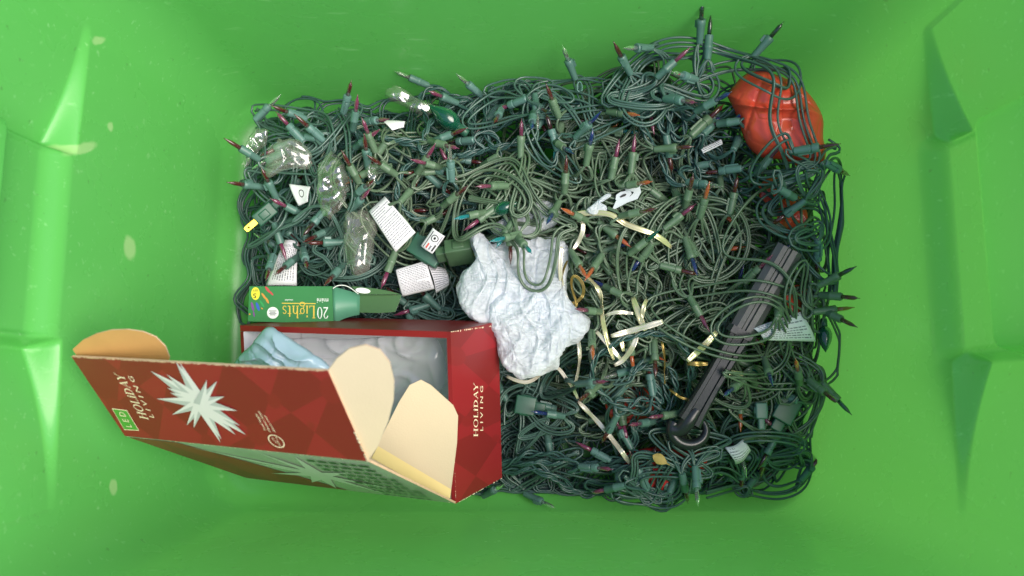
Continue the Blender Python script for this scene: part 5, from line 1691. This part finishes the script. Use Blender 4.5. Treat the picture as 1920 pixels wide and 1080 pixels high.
# ------------------------------------------------------------------ plugs and connectors
def plug(i, px, py, ang, m, size=(.030, .022, .016), prongs=True, tilt=0.0, lift=.006, z=None, sink=0.0, neck=True, roll=1.15):
    root = STR_ROOT[i]; rl = worldloc(root)
    p = P0(px, py, .025)
    zz = z if z is not None else min(float(gmax(p[None], 4)[0]), float(H0(p[None, :2])[0]) + .03) + lift - sink
    p = Zp(px, py, zz)
    lx, ly, lz = size
    bx = [(-lx / 2, -ly / 2, -lz / 2, lx / 2, ly / 2, lz / 2)]
    if neck: bx += [(-lx / 2 - .012, -ly * .28, -lz * .3, -lx / 2 + .001, ly * .28, lz * .3)]
    bx += [(-lx * .2, -ly / 2 - .0012, -lz * .3, lx * .25, ly / 2 + .0012, lz * .3)]
    o = link('plug', boxes('plug', bx, bevel=.0016), M[m], root, world=False)
    o.location = p - rl
    o.rotation_euler = (roll if prongs else 0, tilt, ang)
    if prongs:
        for s in (-1, 1):
            # flat blade with a round hole
            V, F = [], []
            k = 12; L_, w_ = .017, .0063
            x0 = lx / 2 - .001
            outer = [(x0, -w_ / 2), (x0 + L_ * .8, -w_ / 2), (x0 + L_ * .95, -w_ * .35), (x0 + L_, 0), (x0 + L_ * .95, w_ * .35), (x0 + L_ * .8, w_ / 2), (x0, w_ / 2)]
            me = bpy.data.meshes.new('prong'); bm = bmesh.new()
            fs = []
            hc = (x0 + L_ * .72, 0); hr = .0016
            hole = [(hc[0] + hr * math.cos(2 * math.pi * j / k), hr * math.sin(2 * math.pi * j / k)) for j in range(k)]
            ov = []
            for j in range(k):
                a = 2 * math.pi * j / k
                dx, dy = math.cos(a), math.sin(a)
                tx = ((x0 + L_) - hc[0]) / dx if dx > 1e-6 else ((x0 - hc[0]) / dx if dx < -1e-6 else 9)
                ty = (w_ / 2) / abs(dy) if abs(dy) > 1e-6 else 9
                t = min(tx, ty); ov.append((hc[0] + dx * t, dy * t))
            ov2 = ov
            lo = [bm.verts.new((a, s * ly * .27, b)) for a, b in ov2]; li = [bm.verts.new((a, s * ly * .27, b)) for a, b in hole]
            for j in range(k): bm.faces.new((lo[j], lo[(j + 1) % k], li[(j + 1) % k], li[j]))
            # square off the root corners
            c1 = bm.verts.new((x0, s * ly * .27, -w_ / 2)); c2 = bm.verts.new((x0, s * ly * .27, w_ / 2))
            lft = [j for j in range(k) if ov2[j][0] <= x0 + 1e-6]
            top = [j for j in range(k) if abs(ov2[j][1] - w_ / 2) < 1e-6]; bot = [j for j in range(k) if abs(ov2[j][1] + w_ / 2) < 1e-6]
            if lft and top and bot:
                bm.faces.new((lo[max(top)], c2, lo[min(lft)])) if max(top) != min(lft) else None
                bm.faces.new((lo[max(lft)], c1, lo[min(bot)])) if max(lft) != min(bot) else None
            bm.to_mesh(me); bm.free()
            b_ = link('prong', me, M['brass'], o, world=False)
            md = b_.modifiers.new('thick', 'SOLIDIFY'); md.thickness = .0015; md.offset = 0
            b_.rotation_euler = (0, 0, 0)
    return o


for i_, a_ in [(21, (497, 400, math.radians(222), 'plug', (.026, .024, .016), True, 0, .004)),
               (4, (862, 472, math.radians(8), 'plugO', (.030, .030, .018), True, -.1, .004)),
               (14, (985, 760, math.radians(170), 'plug', (.024, .022, .016), False, 0, .004)),
               (2, (800, 470, math.radians(-32), 'plug', (.040, .026, .016), False, 0, -.006)),
               (17, (1472, 768, math.radians(60), 'plug', (.030, .024, .016), False, 0, -.014)),
               (17, (1426, 770, math.radians(90), 'sockT', (.018, .013, .010), False, 0, .006)),
               (16, (1282, 895, math.radians(170), 'sockT', (.020, .014, .010), False, 0, .004))]:
    plug(i_, *a_)


# ------------------------------------------------------------------ loose pieces
def loose_bulb(px, py, px2, py2, m, label, s=1.0):
    p = P0(px, py, .02); zz = float(gmax(p[None], 2)[0]) - .002
    p = Zp(px, py, zz); t = Zp(px2, py2, zz + .004)
    prof = [(0, .0035), (.003, .0052), (.006, .008), (.012, .0098), (.019, .0095), (.026, .007), (.032, .004), (.036, .0016), (.038, .0004)]
    V, F = lathe([(a * s, b * s) for a, b in prof], 18)
    root = empty('loose_bulb', p, label, 'bulb')
    o = link('glass', me_py('glass', V, F, smooth=True), M[m], root, world=False)
    R = xform_from_x(t - p).to_4x4(); o.matrix_local = R
    V, F = lathe([(-.010 * s, .0030 * s), (-.009 * s, .0042 * s), (-.006 * s, .0046 * s), (.001 * s, .0046 * s), (.0015 * s, .0036 * s)], 14)
    o = link('screw_base', me_py('screw_base', V, F, smooth=True), M['plug'], root, world=False)
    o.matrix_local = R


loose_bulb(862, 240, 838, 222, 'bulb_g', 'large dark green glass bulb among cords near the top left', 1.15)
loose_bulb(925, 398, 950, 388, 'bulb_g', 'round bright green bulb just above the white bag', .8)
loose_bulb(1545, 610, 1548, 655, 'bulb_g', 'dark green teardrop bulb against the right wall', .8)

z7 = lambda L: [(1080 + x / 10.8, 320 + y / 10.8) for x, y in L]
ol = z7([(1000, 300), (1080, 240), (1200, 225), (1285, 290), (1320, 430), (1250, 570), (1050, 640), (900, 720), (725, 805), (775, 690), (815, 600), (960, 565), (1110, 510), (1170, 450), (1165, 425), (1000, 400)])
pc = P0(1185, 372, .02); zc = float(gmax(pc[None], 5)[0]) + .004
root = empty('hanger_clip', Zp(1180, 370, zc), 'pale grey plastic hanger clip under an orange bulb', 'clip')
prism('clip_body', [Zp(x, y, zc) for x, y in ol], .0018, [M['grey_clip']] * 3, root, n=np.array([0, 0, 1.0]))
ol2 = z7([(800, 590), (815, 490), (900, 430), (1000, 410), (1110, 420), (1130, 470), (1060, 540), (900, 600)])
slot = prism('clip_tongue', [Zp(x, y, zc - .001) for x, y in ol2], .0014, [M['grey_clip']] * 3, root, n=np.array([0, 0, 1.0]))
prism('clip_slot', [Zp(x, y, zc + .0002) for x, y in z7([(890, 525), (950, 480), (1000, 465), (1025, 480), (1000, 510), (950, 530), (905, 545)])], .0008, [M['ink']] * 3, slot, n=np.array([0, 0, 1.0]))
ol3 = z7([(200, 790), (330, 690), (480, 560), (700, 460), (720, 500), (560, 580), (420, 680), (620, 730), (600, 850), (240, 860)])
crumple('clear_strip', ol3, level(zc - .002), .002, M['bag'], 77, amps=(.002, .001, 0), cell=.012, edge=.006, rings=12, spokes=50, label='pale translucent film strip left of the hanger clip', cat='film strip')

# dry leaf: pointed oval with a raised midrib
pl_ = P0(1240, 862, .02); zl = float(gmax(pl_[None], 4)[0]) + .003
A_, B_ = Zp(1223, 853, zl), Zp(1255, 872, zl + .002)
d_ = B_ - A_; s_ = unit(np.cross(d_, [0, 0, 1])); n_ = 12
V, F = [], []
for k in range(n_ + 1):
    f = k / n_; w_ = .0058 * math.sin(math.pi * min(1, f * 1.15) ** .8) if f < .87 else .0006
    m_ = A_ + d_ * f + np.array([0, 0, .002 * math.sin(f * 3)])
    V += [m_ - s_ * w_ + [0, 0, .0018], m_, m_ + s_ * w_ + [0, 0, .0014]]
F = [[3 * k + j, 3 * k + 3 + j, 3 * k + 4 + j, 3 * k + 1 + j] for k in range(n_) for j in (0, 1)]
o = link('dry_leaf', me_py('dry_leaf', V, F, smooth=True), M['leaf'], origin=A_)
o.modifiers.new('thick', 'SOLIDIFY').thickness = .0003
tag(o, 'small dry tan leaf on the red cloth', 'leaf')

# white spiral wire end by the clear bulb on the top edge
pw = P0(1086, 162, .02); zw = float(gmax(pw[None], 3)[0]) + .004
th = np.linspace(0, 4.2 * math.pi, 60)
sp = np.array([Zp(1086 + .85 * a * math.cos(a) * .5, 164 + .95 * a * math.sin(a), zw + .0006 * a) for a in th])
o = link('spiral_tie', me_np('spiral_tie', *tube(sp, .0009, 6)), M['sockB'], origin=sp.mean(0))
tag(o, 'small pale spiral tie on the top edge of the heap', 'tie')
